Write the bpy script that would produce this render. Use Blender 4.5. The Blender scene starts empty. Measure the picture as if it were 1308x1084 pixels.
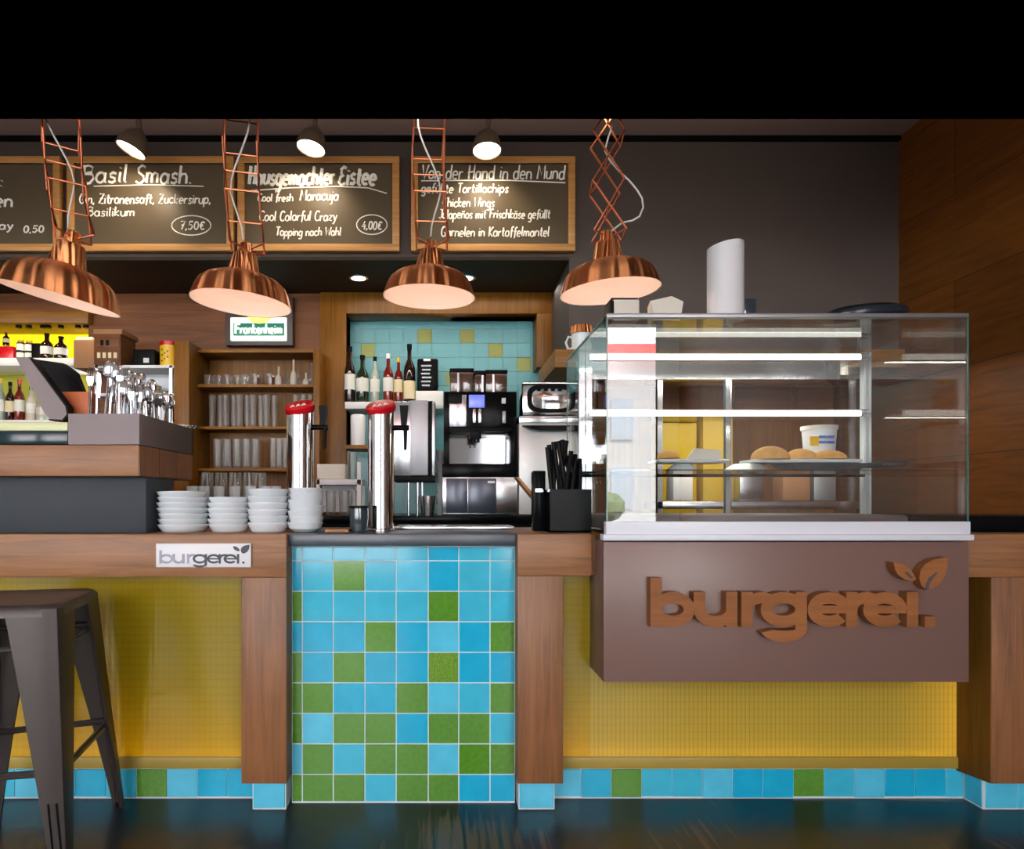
import bpy, bmesh, math, random, itertools
from math import sin, cos, pi, radians as R
from mathutils import Vector, Matrix, Euler
random.seed(7)
sc = bpy.context.scene
COL = sc.collection

# ------------------------------------------------------------------ camera, world, sun, exposure
F = 830.0                      # focal length in pixels of the 1308 px wide frame
DP = F / 350.0                 # distance of the bar front from the camera
VX, VY, EYE = 563.0, 640.0, 1.14
cam_d = bpy.data.cameras.new('camera')
cam = bpy.data.objects.new('camera', cam_d); COL.objects.link(cam)
cam.location = (0, -DP, EYE); cam.rotation_euler = (pi/2, 0, 0)
cam_d.sensor_fit = 'HORIZONTAL'; cam_d.sensor_width = 36.0
cam_d.lens = 36.0*F/1308.0
cam_d.shift_x = (654.0-VX)/1308.0
cam_d.shift_y = (VY-542.0)/1308.0
cam_d.clip_start = 0.05; cam_d.clip_end = 200
sc.camera = cam
sc.view_settings.view_transform = 'Standard'
sc.view_settings.look = 'None'
sc.view_settings.gamma = 1.0
sc.view_settings.use_curve_mapping = False
sc.view_settings.exposure = 0.0
sc.cycles.max_bounces = 8; sc.cycles.diffuse_bounces = 4; sc.cycles.glossy_bounces = 4
sc.cycles.transmission_bounces = 6; sc.cycles.transparent_max_bounces = 32
sc.cycles.caustics_reflective = False; sc.cycles.caustics_refractive = False
sc.cycles.sample_clamp_indirect = 4.0

world = bpy.data.worlds.new('overcast_sky'); sc.world = world; world.use_nodes = True
bg = world.node_tree.nodes['Background']
bg.inputs[0].default_value = (0.90, 0.955, 1.0, 1); bg.inputs[1].default_value = 9.0

def light(name, kind, loc, energy, col=(1,1,1), rot=(0,0,0), parent=None, **kw):
    d = bpy.data.lights.new(name, kind); d.energy = energy; d.color = col
    for k, v in kw.items(): setattr(d, k, v)
    o = bpy.data.objects.new(name, d); COL.objects.link(o)
    o.location = loc; o.rotation_euler = rot
    if parent: o.parent = parent
    return o
light('sun', 'SUN', (0, 5, 9), 55.0, (1, .95, .88), (R(-48), 0, R(-12)), angle=.01)   # comes over the roof onto the houses opposite
YF = -5.2                                                    # street side of the room
WINS = [(-5.6, -3.90), (-3.55, -2.15), (-1.85, -.35), (0.75, 2.49)]
WZ0, WZ1 = .35, 3.15
for x0, x1 in WINS:                                          # daylight enters through each window (light portals)
    p = light('daylight', 'AREA', ((x0+x1)/2, YF-.03, (WZ0+WZ1)/2), 1, rot=(R(90), 0, 0), shape='RECTANGLE', size=x1-x0, size_y=WZ1-WZ0)
    p.data.cycles.is_portal = True

# ------------------------------------------------------------------ pixel -> place (r = distance / bar-front distance)
def Yr(r): return (r-1)*DP
def X(px, r): return (px-VX)*r/350.0
def Z(py, r): return EYE-(py-VY)*r/350.0
def S(n, r): return n*r/350.0

# ------------------------------------------------------------------ materials
def lin(c):
    out = []
    for v in c:
        v /= 255.0
        out.append(v/12.92 if v <= .04045 else ((v+.055)/1.055)**2.4)
    return (*out, 1)
def newmat(name):
    m = bpy.data.materials.new(name); m.use_nodes = True
    nt = m.node_tree
    return m, nt, nt.nodes['Principled BSDF']
def mat(name, c, rough=.5, metal=0, spec=.5, coat=0, emit=None, es=0, var=0, vs=8, bump=0, alpha=None):
    m, nt, b = newmat(name)
    b.inputs['Base Color'].default_value = lin(c)
    b.inputs['Roughness'].default_value = rough
    b.inputs['Metallic'].default_value = metal
    b.inputs['Specular IOR Level'].default_value = spec
    b.inputs['Coat Weight'].default_value = coat
    if emit:
        b.inputs['Emission Color'].default_value = lin(emit); b.inputs['Emission Strength'].default_value = es
    if var or bump:
        tc = nt.nodes.new('ShaderNodeTexCoord'); n = nt.nodes.new('ShaderNodeTexNoise')
        n.inputs['Scale'].default_value = vs; n.inputs['Detail'].default_value = 6
        nt.links.new(tc.outputs['Object'], n.inputs['Vector'])
        if var:
            hs = nt.nodes.new('ShaderNodeHueSaturation'); hs.inputs['Color'].default_value = lin(c)
            mr = nt.nodes.new('ShaderNodeMapRange'); mr.inputs[1].default_value = .3; mr.inputs[2].default_value = .7
            mr.inputs[3].default_value = 1-var; mr.inputs[4].default_value = 1+var
            nt.links.new(n.outputs['Fac'], mr.inputs[0]); nt.links.new(mr.outputs[0], hs.inputs['Value'])
            nt.links.new(hs.outputs[0], b.inputs['Base Color'])
        if bump:
            bp = nt.nodes.new('ShaderNodeBump'); bp.inputs['Strength'].default_value = bump; bp.inputs['Distance'].default_value = .004
            nt.links.new(n.outputs['Fac'], bp.inputs['Height']); nt.links.new(bp.outputs[0], b.inputs['Normal'])
    return m
def wood(name, c1, c2, axis='X', rough=.45, scale=1.0, spec=.35, knots=True):
    m, nt, b = newmat(name); N = nt.nodes.new; L = nt.links.new
    tc = N('ShaderNodeTexCoord'); mp = N('ShaderNodeMapping')
    s = {'X': (1.2, 22, 22), 'Y': (22, 1.2, 22), 'Z': (22, 22, 1.2)}[axis]
    mp.inputs['Scale'].default_value = tuple(v*scale for v in s)
    L(tc.outputs['Object'], mp.inputs['Vector'])
    n1 = N('ShaderNodeTexNoise'); n1.inputs['Scale'].default_value = 1.6; n1.inputs['Detail'].default_value = 9; n1.inputs['Roughness'].default_value = .62; n1.inputs['Distortion'].default_value = 1.1
    L(mp.outputs[0], n1.inputs['Vector'])
    n2 = N('ShaderNodeTexNoise'); n2.inputs['Scale'].default_value = 2.2; n2.inputs['Detail'].default_value = 3
    L(tc.outputs['Object'], n2.inputs['Vector'])
    mx = N('ShaderNodeMath'); mx.operation = 'MULTIPLY_ADD'; mx.inputs[1].default_value = .45
    L(n2.outputs['Fac'], mx.inputs[0]); L(n1.outputs['Fac'], mx.inputs[2])
    cr = N('ShaderNodeValToRGB'); e = cr.color_ramp.elements
    e[0].position = .48; e[0].color = lin(c2); e[1].position = .86; e[1].color = lin(c1)
    L(mx.outputs[0], cr.inputs[0]); L(cr.outputs[0], b.inputs['Base Color'])
    bp = N('ShaderNodeBump'); bp.inputs['Strength'].default_value = .18; bp.inputs['Distance'].default_value = .003
    L(n1.outputs['Fac'], bp.inputs['Height']); L(bp.outputs[0], b.inputs['Normal'])
    b.inputs['Roughness'].default_value = rough; b.inputs['Specular IOR Level'].default_value = spec
    return m
def glass(name, tint=(255,255,255), base=.04, gain=1.0, rough=.0, ior=1.5):
    m = bpy.data.materials.new(name); m.use_nodes = True; nt = m.node_tree; nt.nodes.clear(); N = nt.nodes.new; L = nt.links.new
    out = N('ShaderNodeOutputMaterial'); mix = N('ShaderNodeMixShader'); t = N('ShaderNodeBsdfTransparent'); g = N('ShaderNodeBsdfGlossy')
    g.inputs['Roughness'].default_value = rough; t.inputs[0].default_value = lin(tint)
    f = N('ShaderNodeFresnel'); ge = N('ShaderNodeNewGeometry'); mi = N('ShaderNodeMath'); mi.operation = 'MULTIPLY_ADD'
    mi.inputs[1].default_value = 1/ior-ior; mi.inputs[2].default_value = ior
    L(ge.outputs['Backfacing'], mi.inputs[0]); L(mi.outputs[0], f.inputs[0])
    ma = N('ShaderNodeMath'); ma.operation = 'MULTIPLY_ADD'; ma.inputs[1].default_value = gain; ma.inputs[2].default_value = base; ma.use_clamp = True
    L(f.outputs[0], ma.inputs[0]); L(ma.outputs[0], mix.inputs[0]); L(t.outputs[0], mix.inputs[1]); L(g.outputs[0], mix.inputs[2]); L(mix.outputs[0], out.inputs[0])
    return m
def panel_mat(name, c, ribs, dk):
    # translucent coloured acrylic with a fine woven grid moulded into it and a glossy skin
    m = bpy.data.materials.new(name); m.use_nodes = True; nt = m.node_tree; nt.nodes.clear(); N = nt.nodes.new; L = nt.links.new
    out = N('ShaderNodeOutputMaterial'); d = N('ShaderNodeBsdfDiffuse'); t = N('ShaderNodeBsdfTranslucent'); g = N('ShaderNodeBsdfGlossy')
    tc = N('ShaderNodeTexCoord')
    def wave(ax, sc_, k, dist=0):
        w = N('ShaderNodeTexWave'); w.bands_direction = ax; w.inputs['Scale'].default_value = sc_; w.inputs['Distortion'].default_value = dist
        L(tc.outputs['Object'], w.inputs['Vector'])
        r = N('ShaderNodeMapRange'); r.inputs[1].default_value = 0; r.inputs[2].default_value = .3; r.inputs[3].default_value = k; r.inputs[4].default_value = 1; L(w.outputs['Fac'], r.inputs[0]); return w, r
    (wx, kx), (wz, kz) = wave('X', ribs, dk), wave('Z', 11, .93)
    nz = N('ShaderNodeTexNoise'); nz.inputs['Scale'].default_value = 3; L(tc.outputs['Object'], nz.inputs['Vector'])
    mm = N('ShaderNodeMath'); mm.operation = 'MULTIPLY'; L(kx.outputs[0], mm.inputs[0]); L(kz.outputs[0], mm.inputs[1])
    cr = N('ShaderNodeHueSaturation'); cr.inputs['Color'].default_value = lin(c); L(mm.outputs[0], cr.inputs['Value'])
    for s in (d, t): L(cr.outputs[0], s.inputs[0])
    bp = N('ShaderNodeBump'); bp.inputs['Strength'].default_value = .12; bp.inputs['Distance'].default_value = .002
    L(wx.outputs['Fac'], bp.inputs['Height']); L(bp.outputs[0], g.inputs['Normal'])
    g.inputs['Roughness'].default_value = .16
    m1 = N('ShaderNodeMixShader'); m1.inputs[0].default_value = .55; L(d.outputs[0], m1.inputs[1]); L(t.outputs[0], m1.inputs[2])
    f = N('ShaderNodeFresnel'); f.inputs[0].default_value = 1.5
    m2 = N('ShaderNodeMixShader'); L(f.outputs[0], m2.inputs[0]); L(m1.outputs[0], m2.inputs[1]); L(g.outputs[0], m2.inputs[2]); L(m2.outputs[0], out.inputs[0])
    return m
def board_wall(name, c1, c2, bh=.24):
    # wide horizontal wooden boards along Y, staggered
    m, nt, b = newmat(name); N = nt.nodes.new; L = nt.links.new
    tc = N('ShaderNodeTexCoord'); mp = N('ShaderNodeMapping'); mp.inputs['Rotation'].default_value = (0, R(90), R(90))
    sep = N('ShaderNodeSeparateXYZ'); cmb = N('ShaderNodeCombineXYZ')
    L(tc.outputs['Object'], sep.inputs[0]); L(sep.outputs['Y'], cmb.inputs['X']); L(sep.outputs['Z'], cmb.inputs['Y'])
    br = N('ShaderNodeTexBrick'); br.inputs['Scale'].default_value = 1; br.inputs['Brick Width'].default_value = 2.1; br.inputs['Row Height'].default_value = bh
    br.inputs['Mortar Size'].default_value = .0025; br.inputs['Color1'].default_value = lin(c1); br.inputs['Color2'].default_value = lin(c2); br.inputs['Mortar'].default_value = lin([v*.55 for v in c2]); br.inputs['Bias'].default_value = 0
    L(cmb.outputs[0], br.inputs['Vector'])
    m2 = N('ShaderNodeMapping'); m2.inputs['Scale'].default_value = (1.5, 14, 1); L(cmb.outputs[0], m2.inputs[0])
    n = N('ShaderNodeTexNoise'); n.inputs['Scale'].default_value = 2; n.inputs['Detail'].default_value = 8; n.inputs['Distortion'].default_value = 1; L(m2.outputs[0], n.inputs['Vector'])
    mr = N('ShaderNodeMapRange'); mr.inputs[1].default_value = .3; mr.inputs[2].default_value = .7; mr.inputs[3].default_value = .7; mr.inputs[4].default_value = 1.25; L(n.outputs['Fac'], mr.inputs[0])
    hs = N('ShaderNodeHueSaturation'); L(br.outputs[0], hs.inputs['Color']); L(mr.outputs[0], hs.inputs['Value']); L(hs.outputs[0], b.inputs['Base Color'])
    b.inputs['Roughness'].default_value = .5; b.inputs['Specular IOR Level'].default_value = .25
    return m
def floor_mat(name):
    m, nt, b = newmat(name); N = nt.nodes.new; L = nt.links.new
    tc = N('ShaderNodeTexCoord')
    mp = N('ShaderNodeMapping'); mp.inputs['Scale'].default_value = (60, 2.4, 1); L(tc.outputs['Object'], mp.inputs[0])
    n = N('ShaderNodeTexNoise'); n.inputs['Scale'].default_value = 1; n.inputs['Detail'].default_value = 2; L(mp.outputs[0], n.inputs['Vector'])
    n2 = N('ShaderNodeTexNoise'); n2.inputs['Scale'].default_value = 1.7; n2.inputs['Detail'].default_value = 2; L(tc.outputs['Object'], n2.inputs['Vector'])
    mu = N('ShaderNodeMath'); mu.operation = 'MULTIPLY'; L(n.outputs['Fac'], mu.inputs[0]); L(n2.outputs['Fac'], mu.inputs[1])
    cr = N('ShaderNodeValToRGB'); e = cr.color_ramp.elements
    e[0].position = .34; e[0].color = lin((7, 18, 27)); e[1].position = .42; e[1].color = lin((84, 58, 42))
    sp_ = N('ShaderNodeSeparateXYZ'); L(tc.outputs['Object'], sp_.inputs[0])        # brown streaks strengthened in a band in front of the taps
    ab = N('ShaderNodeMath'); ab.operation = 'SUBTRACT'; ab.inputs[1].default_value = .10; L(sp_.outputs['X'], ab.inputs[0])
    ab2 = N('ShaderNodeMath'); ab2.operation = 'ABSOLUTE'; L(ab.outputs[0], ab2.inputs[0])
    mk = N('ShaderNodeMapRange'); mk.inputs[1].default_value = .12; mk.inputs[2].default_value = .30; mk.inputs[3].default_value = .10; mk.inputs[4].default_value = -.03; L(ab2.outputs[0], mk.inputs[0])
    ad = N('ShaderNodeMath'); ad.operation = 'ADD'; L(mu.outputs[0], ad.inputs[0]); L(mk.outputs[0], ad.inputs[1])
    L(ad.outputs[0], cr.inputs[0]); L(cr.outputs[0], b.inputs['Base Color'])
    b.inputs['Roughness'].default_value = .3; b.inputs['Specular IOR Level'].default_value = .4
    bp = N('ShaderNodeBump'); bp.inputs['Strength'].default_value = .08; bp.inputs['Distance'].default_value = .002
    L(n.outputs['Fac'], bp.inputs['Height']); L(bp.outputs[0], b.inputs['Normal'])
    return m

M = {}
M['oakX'] = wood('oak_brown', (130, 88, 54), (90, 58, 35), 'X')
M['oakZ'] = wood('oak_brown_upright', (122, 81, 50), (84, 53, 32), 'Z')
M['oakEnd'] = wood('oak_brown_end', (120, 76, 40), (84, 52, 28), 'Z')
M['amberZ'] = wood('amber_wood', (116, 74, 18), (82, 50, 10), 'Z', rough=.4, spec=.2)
M['sideZ'] = wood('shaded_side_wood', (84, 56, 16), (60, 38, 8), 'Z', rough=.5, spec=.1)  # amber wood darkened, the side panel's shade put into its colour
M['amberX'] = wood('amber_wood_flat', (132, 86, 24), (94, 60, 12), 'X', rough=.4, spec=.2)
M['walnut'] = wood('brown_wood_wall', (108, 66, 38), (74, 44, 26), 'X', scale=.5, spec=.15)
M['frame_wood'] = wood('pine_frame', (184, 134, 76), (148, 102, 52), 'X', rough=.5)
M['letter_wood'] = wood('letter_wood', (130, 82, 48), (104, 64, 36), 'X', scale=.6, spec=.15)
M['dark_wall'] = mat('dark_brown_paint', (66, 57, 53), .65, spec=.3, var=.06, vs=3)
M['plaster'] = mat('white_plaster', (225, 222, 216), .8)
M['ceiling'] = mat('ceiling_paint', (132, 112, 108), .7, spec=.2)
M['soffit'] = mat('soffit_paint', (52, 44, 36), .6, spec=.1)
M['black_matte'] = mat('black_band_fill', (0, 0, 0), 1.0, spec=0)
M['black'] = mat('black_plastic', (11, 11, 12), .4, spec=.05)
M['black_gloss'] = mat('black_gloss', (8, 9, 11), .2, spec=.04)
M['mauve'] = mat('mauve_lacquer', (100, 77, 71), .34, spec=.35, var=.03, vs=2)
M['mauve_tray'] = mat('mauve_tray', (100, 87, 89), .5)
M['slate'] = mat('slate_laminate', (44, 49, 55), .55, spec=.15, var=.05, vs=4)
M['worktop'] = mat('dark_worktop', (32, 43, 54), .35, spec=.5)
M['right_boards'] = board_wall('dark_board_wall', (96, 54, 14), (84, 46, 10), .46)
M['floor'] = floor_mat('dark_streaked_floor')
M['tile_blue'] = mat('blue_glazed_tile', (58, 172, 200), .12, var=.07, vs=14)
M['tile_blue2'] = mat('bright_blue_glazed_tile', (26, 160, 196), .12, var=.06, vs=14)
M['tile_blue3'] = mat('pale_blue_glazed_tile', (80, 184, 214), .12, var=.08, vs=14)
M['tile_green'] = mat('green_glazed_tile', (68, 118, 26), .16, var=.14, vs=60)
M['tile_green2'] = mat('moss_green_glazed_tile', (76, 122, 46), .16, var=.12, vs=60)
M['tile_green3'] = mat('speckled_green_tile', (88, 126, 34), .2, var=.5, vs=230)
M['grout'] = mat('grout', (190, 208, 212), .8)
M['grout_teal'] = mat('grout_teal', (112, 166, 168), .8)
M['tile_teal'] = mat('teal_glazed_tile', (90, 156, 162), .3, var=.05, vs=6)
M['tile_olive'] = mat('olive_glazed_tile', (122, 126, 20), .3)
M['yellow_panel'] = panel_mat('yellow_acrylic', (190, 168, 34), 14, .95)
M['yellow_panel2'] = panel_mat('ribbed_yellow_acrylic', (200, 184, 84), 19, .76)
M['yellow_sill'] = mat('olive_rail', (140, 118, 44), .5)
M['white_box'] = mat('lightbox_grey', (84, 80, 66), .8)
M['glass'] = glass('clear_pane', (252, 254, 253), base=.05, gain=1.0)
M['glass_side'] = glass('clear_side_pane', (253, 255, 254), base=.0, gain=.9)
M['glass_shelf'] = glass('shelf_glass', (250, 253, 252), base=.03)
M['glass_edge'] = mat('glass_edge', (50, 92, 84), .15)
def drink_glass(name):
    m = bpy.data.materials.new(name); m.use_nodes = True; nt = m.node_tree; nt.nodes.clear(); N = nt.nodes.new; L = nt.links.new
    out = N('ShaderNodeOutputMaterial'); t = N('ShaderNodeBsdfTransparent'); g = N('ShaderNodeBsdfGlossy'); d = N('ShaderNodeBsdfDiffuse')
    g.inputs['Roughness'].default_value = .06; d.inputs[0].default_value = (.8, .8, .78, 1); t.inputs[0].default_value = (.97, .97, .96, 1)
    lw = N('ShaderNodeLayerWeight'); lw.inputs[0].default_value = .35
    mr = N('ShaderNodeMapRange'); mr.inputs[1].default_value = 0; mr.inputs[2].default_value = 1; mr.inputs[3].default_value = .05; mr.inputs[4].default_value = .8
    L(lw.outputs['Facing'], mr.inputs[0])
    m1 = N('ShaderNodeMixShader'); m1.inputs[0].default_value = .6; L(d.outputs[0], m1.inputs[1]); L(g.outputs[0], m1.inputs[2])
    m2 = N('ShaderNodeMixShader'); L(mr.outputs[0], m2.inputs[0]); L(t.outputs[0], m2.inputs[1]); L(m1.outputs[0], m2.inputs[2]); L(m2.outputs[0], out.inputs[0])
    return m
M['drink_glass'] = drink_glass('drinking_glass')
M['white_metal'] = mat('white_enamel_metal', (232, 234, 242), .3)
M['steel'] = mat('brushed_steel', (205, 207, 212), .22, 1)
M['chrome'] = mat('polished_steel', (225, 226, 230), .09, 1)
M['grey_metal'] = mat('grey_metal', (150, 152, 156), .4, .7)
def copper_mat():
    m, nt, b = newmat('brushed_copper'); N = nt.nodes.new; L = nt.links.new
    b.inputs['Base Color'].default_value = lin((244, 160, 104)); b.inputs['Metallic'].default_value = 1; b.inputs['Roughness'].default_value = .34; b.inputs['Anisotropic'].default_value = .9; b.inputs['Anisotropic Rotation'].default_value = .25
    tg = N('ShaderNodeTangent'); tg.direction_type = 'RADIAL'; tg.axis = 'Z'; L(tg.outputs[0], b.inputs['Tangent'])
    tc = N('ShaderNodeTexCoord'); mp = N('ShaderNodeMapping'); mp.inputs['Scale'].default_value = (1, 1, .04); L(tc.outputs['Object'], mp.inputs[0])
    nz = N('ShaderNodeVectorMath'); nz.operation = 'NORMALIZE'; L(mp.outputs[0], nz.inputs[0])
    n = N('ShaderNodeTexNoise'); n.inputs['Scale'].default_value = 4; n.inputs['Detail'].default_value = 0; L(nz.outputs[0], n.inputs['Vector'])
    bp = N('ShaderNodeBump'); bp.inputs['Strength'].default_value = 1; bp.inputs['Distance'].default_value = .05; L(n.outputs['Fac'], bp.inputs['Height']); L(bp.outputs[0], b.inputs['Normal'])
    return m
M['copper'] = copper_mat()
M['copper_rod'] = mat('copper_rod', (206, 120, 84), .35, 1)
M['enamel'] = mat('white_enamel_inside', (248, 226, 216), .5)
M['white_cord'] = mat('white_cord', (235, 225, 215), .6)
M['bulb'] = mat('lamp_bulb', (255, 240, 220), .4, emit=(255, 226, 200), es=5)
M['spot_glow'] = mat('spot_lens', (255, 245, 230), .4, emit=(255, 236, 205), es=14)
M['led'] = mat('led_strip', (255, 255, 255), .4, emit=(255, 250, 240), es=2.4)
M['bronze'] = mat('bronze_spot', (86, 74, 60), .4, .3)
M['porcelain'] = mat('white_porcelain', (226, 234, 238), .16, coat=.3)
M['white'] = mat('white_plastic', (240, 240, 242), .4)
M['paper'] = mat('white_paper', (226, 222, 208), .8)
M['kraft'] = mat('kraft_cardboard', (140, 98, 64), .8)
M['chalkboard'] = mat('chalkboard', (80, 70, 55), .42, spec=.2, var=.06, vs=3)
M['chalk'] = mat('chalk', (236, 234, 226), .9)
M['red_gloss'] = mat('red_gloss', (176, 14, 26), .25)
M['stool'] = mat('gunmetal', (50, 44, 42), .36, .25, spec=.25, var=.05, vs=6)
M['yellow_glow'] = mat('backlit_yellow', (240, 220, 10), .5, emit=(255, 232, 0), es=.9)
M['olive_back'] = mat('olive_back', (168, 164, 40), .6)
M['screen'] = mat('blue_screen', (60, 70, 150), .3, emit=(120, 130, 235), es=.8)
M['sign_white'] = mat('backlit_white', (240, 250, 240), .4, emit=(235, 255, 235), es=.9)
M['sign_green'] = mat('backlit_green', (10, 96, 76), .4, emit=(10, 100, 80), es=.6)
M['sign_yellow'] = mat('backlit_yellow_badge', (235, 230, 110), .4, emit=(238, 235, 120), es=.7)
M['bread'] = mat('bread_crust', (222, 164, 86), .75, var=.18, vs=18, bump=.3)
M['orange_box'] = mat('rust_orange', (158, 78, 34), .6)
M['tin_yellow'] = mat('tin_yellow', (222, 176, 20), .35)
M['hopper'] = mat('smoked_hopper', (72, 48, 38), .12, coat=.3)
M['amber_glass'] = mat('dark_bottle_glass', (34, 18, 12), .06, coat=.3)
M['green_bottle'] = mat('green_bottle_glass', (26, 40, 22), .06, coat=.3)
M['red_bottle'] = mat('red_bottle_glass', (96, 22, 14), .06, coat=.3)
M['clear_bottle'] = mat('pale_bottle_glass', (150, 160, 150), .06, coat=.3)
M['label_cream'] = mat('cream_label', (224, 208, 170), .7)
M['label_white'] = mat('white_label', (235, 235, 230), .7)
M['ink'] = mat('dark_ink', (46, 48, 58), .6)
M['ink_faded'] = mat('faded_ink', (150, 152, 168), .6)
M['label_blue'] = mat('blue_print', (60, 110, 190), .6)
M['green_leaf'] = mat('leaf_green', (84, 100, 76), .7, var=.3, vs=10)
M['street'] = mat('street_asphalt', (150, 150, 152), .8)
M['house'] = mat('pale_render', (235, 235, 235), .8)
M['awning'] = mat('red_awning', (220, 60, 60), .7)
M['house_glass'] = mat('house_window', (196, 208, 220), .3)
M['fridge'] = mat('pale_steel', (200, 202, 200), .35, .35)
M['yellow_door'] = mat('yellow_laminate', (206, 172, 10), .4)
M['denim'] = mat('dark_blue_panel', (52, 60, 74), .25, .3)

# ------------------------------------------------------------------ mesh helpers
class MB:
    def __init__(s): s.bm = bmesh.new(); s.mi = 0
    def _tag(s, faces):
        for f in faces: f.material_index = s.mi
    def box(s, x0, x1, y0, y1, z0, z1, b=0, seg=2):
        x0, x1 = min(x0, x1), max(x0, x1); y0, y1 = min(y0, y1), max(y0, y1); z0, z1 = min(z0, z1), max(z0, z1)
        v = [s.bm.verts.new(p) for p in ((x0,y0,z0),(x1,y0,z0),(x1,y1,z0),(x0,y1,z0),(x0,y0,z1),(x1,y0,z1),(x1,y1,z1),(x0,y1,z1))]
        fs = [s.bm.faces.new([v[i] for i in q]) for q in ((0,3,2,1),(4,5,6,7),(0,1,5,4),(1,2,6,5),(2,3,7,6),(3,0,4,7))]
        s._tag(fs)
        if b:
            es = list({e for f in fs for e in f.edges})
            r = bmesh.ops.bevel(s.bm, geom=es, offset=b, segments=seg, affect='EDGES', profile=.5)
            s._tag(r['faces'])
        return s
    def ring(s, pts): return [s.bm.verts.new(p) for p in pts]
    def loft(s, rings, cap0=True, cap1=True, closed=True):
        vs = [s.ring(r) for r in rings]; n = len(vs[0]); fs = []
        for a, b in zip(vs[:-1], vs[1:]):
            for i in range(n if closed else n-1):
                j = (i+1) % n
                fs.append(s.bm.faces.new((a[i], a[j], b[j], b[i])))
        if cap0: fs.append(s.bm.faces.new(vs[0][::-1]))
        if cap1: fs.append(s.bm.faces.new(vs[-1]))
        s._tag(fs); return s
    def lathe(s, prof, c=(0,0,0), n=24, mtx=None):
        vs = []; fs = []
        c = Vector(c)
        def P(p):
            p = Vector(p)
            return (mtx @ p if mtx else p) + c
        for r, z in prof:
            if r < 1e-6: vs.append([s.bm.verts.new(P((0,0,z)))])
            else: vs.append([s.bm.verts.new(P((r*cos(2*pi*i/n), r*sin(2*pi*i/n), z))) for i in range(n)])
        for a, b in zip(vs[:-1], vs[1:]):
            if len(a) == 1 and len(b) == 1: continue
            for i in range(n):
                j = (i+1) % n
                if len(a) == 1: fs.append(s.bm.faces.new((a[0], b[j], b[i])))
                elif len(b) == 1: fs.append(s.bm.faces.new((a[i], a[j], b[0])))
                else: fs.append(s.bm.faces.new((a[i], a[j], b[j], b[i])))
        s._tag(fs); return s
    def cyl(s, p0, p1, r0, r1=None, n=16):
        p0, p1 = Vector(p0), Vector(p1); r1 = r0 if r1 is None else r1
        d = (p1-p0); q = d.to_track_quat('Z', 'Y').to_matrix()
        return s.lathe([(0, 0), (r0, 0), (r1, d.length), (0, d.length)], p0, n, q)
    def tube(s, pts, r, n=6, r1=None, flat=None):
        pts = [Vector(p) for p in pts]; rings = []
        up = Vector((.13, .31, .94)).normalized()
        for i, p in enumerate(pts):
            t = (pts[min(i+1, len(pts)-1)]-pts[max(i-1, 0)])
            if t.length < 1e-9: t = Vector((0,0,1))
            t.normalize(); a = t.cross(up)
            if a.length < .05: a = t.cross(Vector((1,0,0)))
            a.normalize(); b = t.cross(a)
            k = r if r1 is None else r+(r1-r)*i/(len(pts)-1)
            rings.append([p+a*k*cos(2*pi*j/n)+b*k*sin(2*pi*j/n) for j in range(n)])
        return s.loft(rings)
    def prism(s, poly, y0, y1):          # poly of (x, z), extruded along Y
        return s.loft([[(x, y0, z) for x, z in poly], [(x, y1, z) for x, z in poly]])
    def prismX(s, poly, x0, x1):         # poly of (y, z), extruded along X
        return s.loft([[(x0, y, z) for y, z in poly], [(x1, y, z) for y, z in poly]])
    def strip(s, cx, cz, rx, rz, a0, a1, t, y0, y1, n=20):   # an arc of letter stroke
        rings = []
        full = abs(a1-a0) >= 359.9
        k = n if full else n+1
        for i in range(k):
            a = R(a0+(a1-a0)*i/n); ca, sa = cos(a), sin(a)
            o = (cx+rx*ca, cz+rz*sa); q = (cx+(rx-t)*ca, cz+(rz-t)*sa)
            rings.append([(o[0], y0, o[1]), (q[0], y0, q[1]), (q[0], y1, q[1]), (o[0], y1, o[1])])
        if full: rings.append(rings[0]); return s.loft(rings, False, False)
        return s.loft(rings)
    def ball(s, c, rx, ry, rz, n=14, m=8, zmin=-1.0):
        prof = []
        a0 = math.asin(zmin)
        for i in range(m+1):
            a = a0+(pi/2-a0)*i/m; prof.append((cos(a), sin(a)))
        if zmin > -.999: prof.insert(0, (0, sin(a0)))
        else: prof[0] = (0, -1)
        prof[-1] = (0, 1)
        return s.lathe(prof, c, n, Matrix.Diagonal((rx, ry, rz)))
    def build(s, name, mats, parent=None, label=None, ang=38):
        bm = s.bm
        bmesh.ops.remove_doubles(bm, verts=bm.verts, dist=1e-6)
        bmesh.ops.recalc_face_normals(bm, faces=bm.faces)
        off = Vector((0,0,0)); p = parent
        while p is not None: off += p.location; p = p.parent
        if off.length > 0: bmesh.ops.translate(bm, verts=bm.verts, vec=-off)
        ca = R(ang)
        for f in bm.faces: f.smooth = True
        for e in bm.edges:
            if len(e.link_faces) == 2 and e.calc_face_angle(0) > ca: e.smooth = False
        me = bpy.data.meshes.new(name); bm.to_mesh(me); bm.free()
        for k in (mats if isinstance(mats, (list, tuple)) else [mats]): me.materials.append(M[k])
        o = bpy.data.objects.new(name, me); COL.objects.link(o)
        if parent: o.parent = parent
        if label: o['label'] = label
        return o
def tag(o, label, cat, group=None, kind=None):
    o['label'] = label; o['category'] = cat
    if group: o['group'] = group
    if kind: o['kind'] = kind
    return o
def thing(name, label, cat, loc=(0,0,0), group=None):
    o = bpy.data.objects.new(name, None); COL.objects.link(o); o.location = loc; o.empty_display_size = .1
    return tag(o, label, cat, group)
def struct(name, mb, m, parent=None):
    o = mb.build(name, m, parent); o['kind'] = 'structure'; return o
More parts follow.
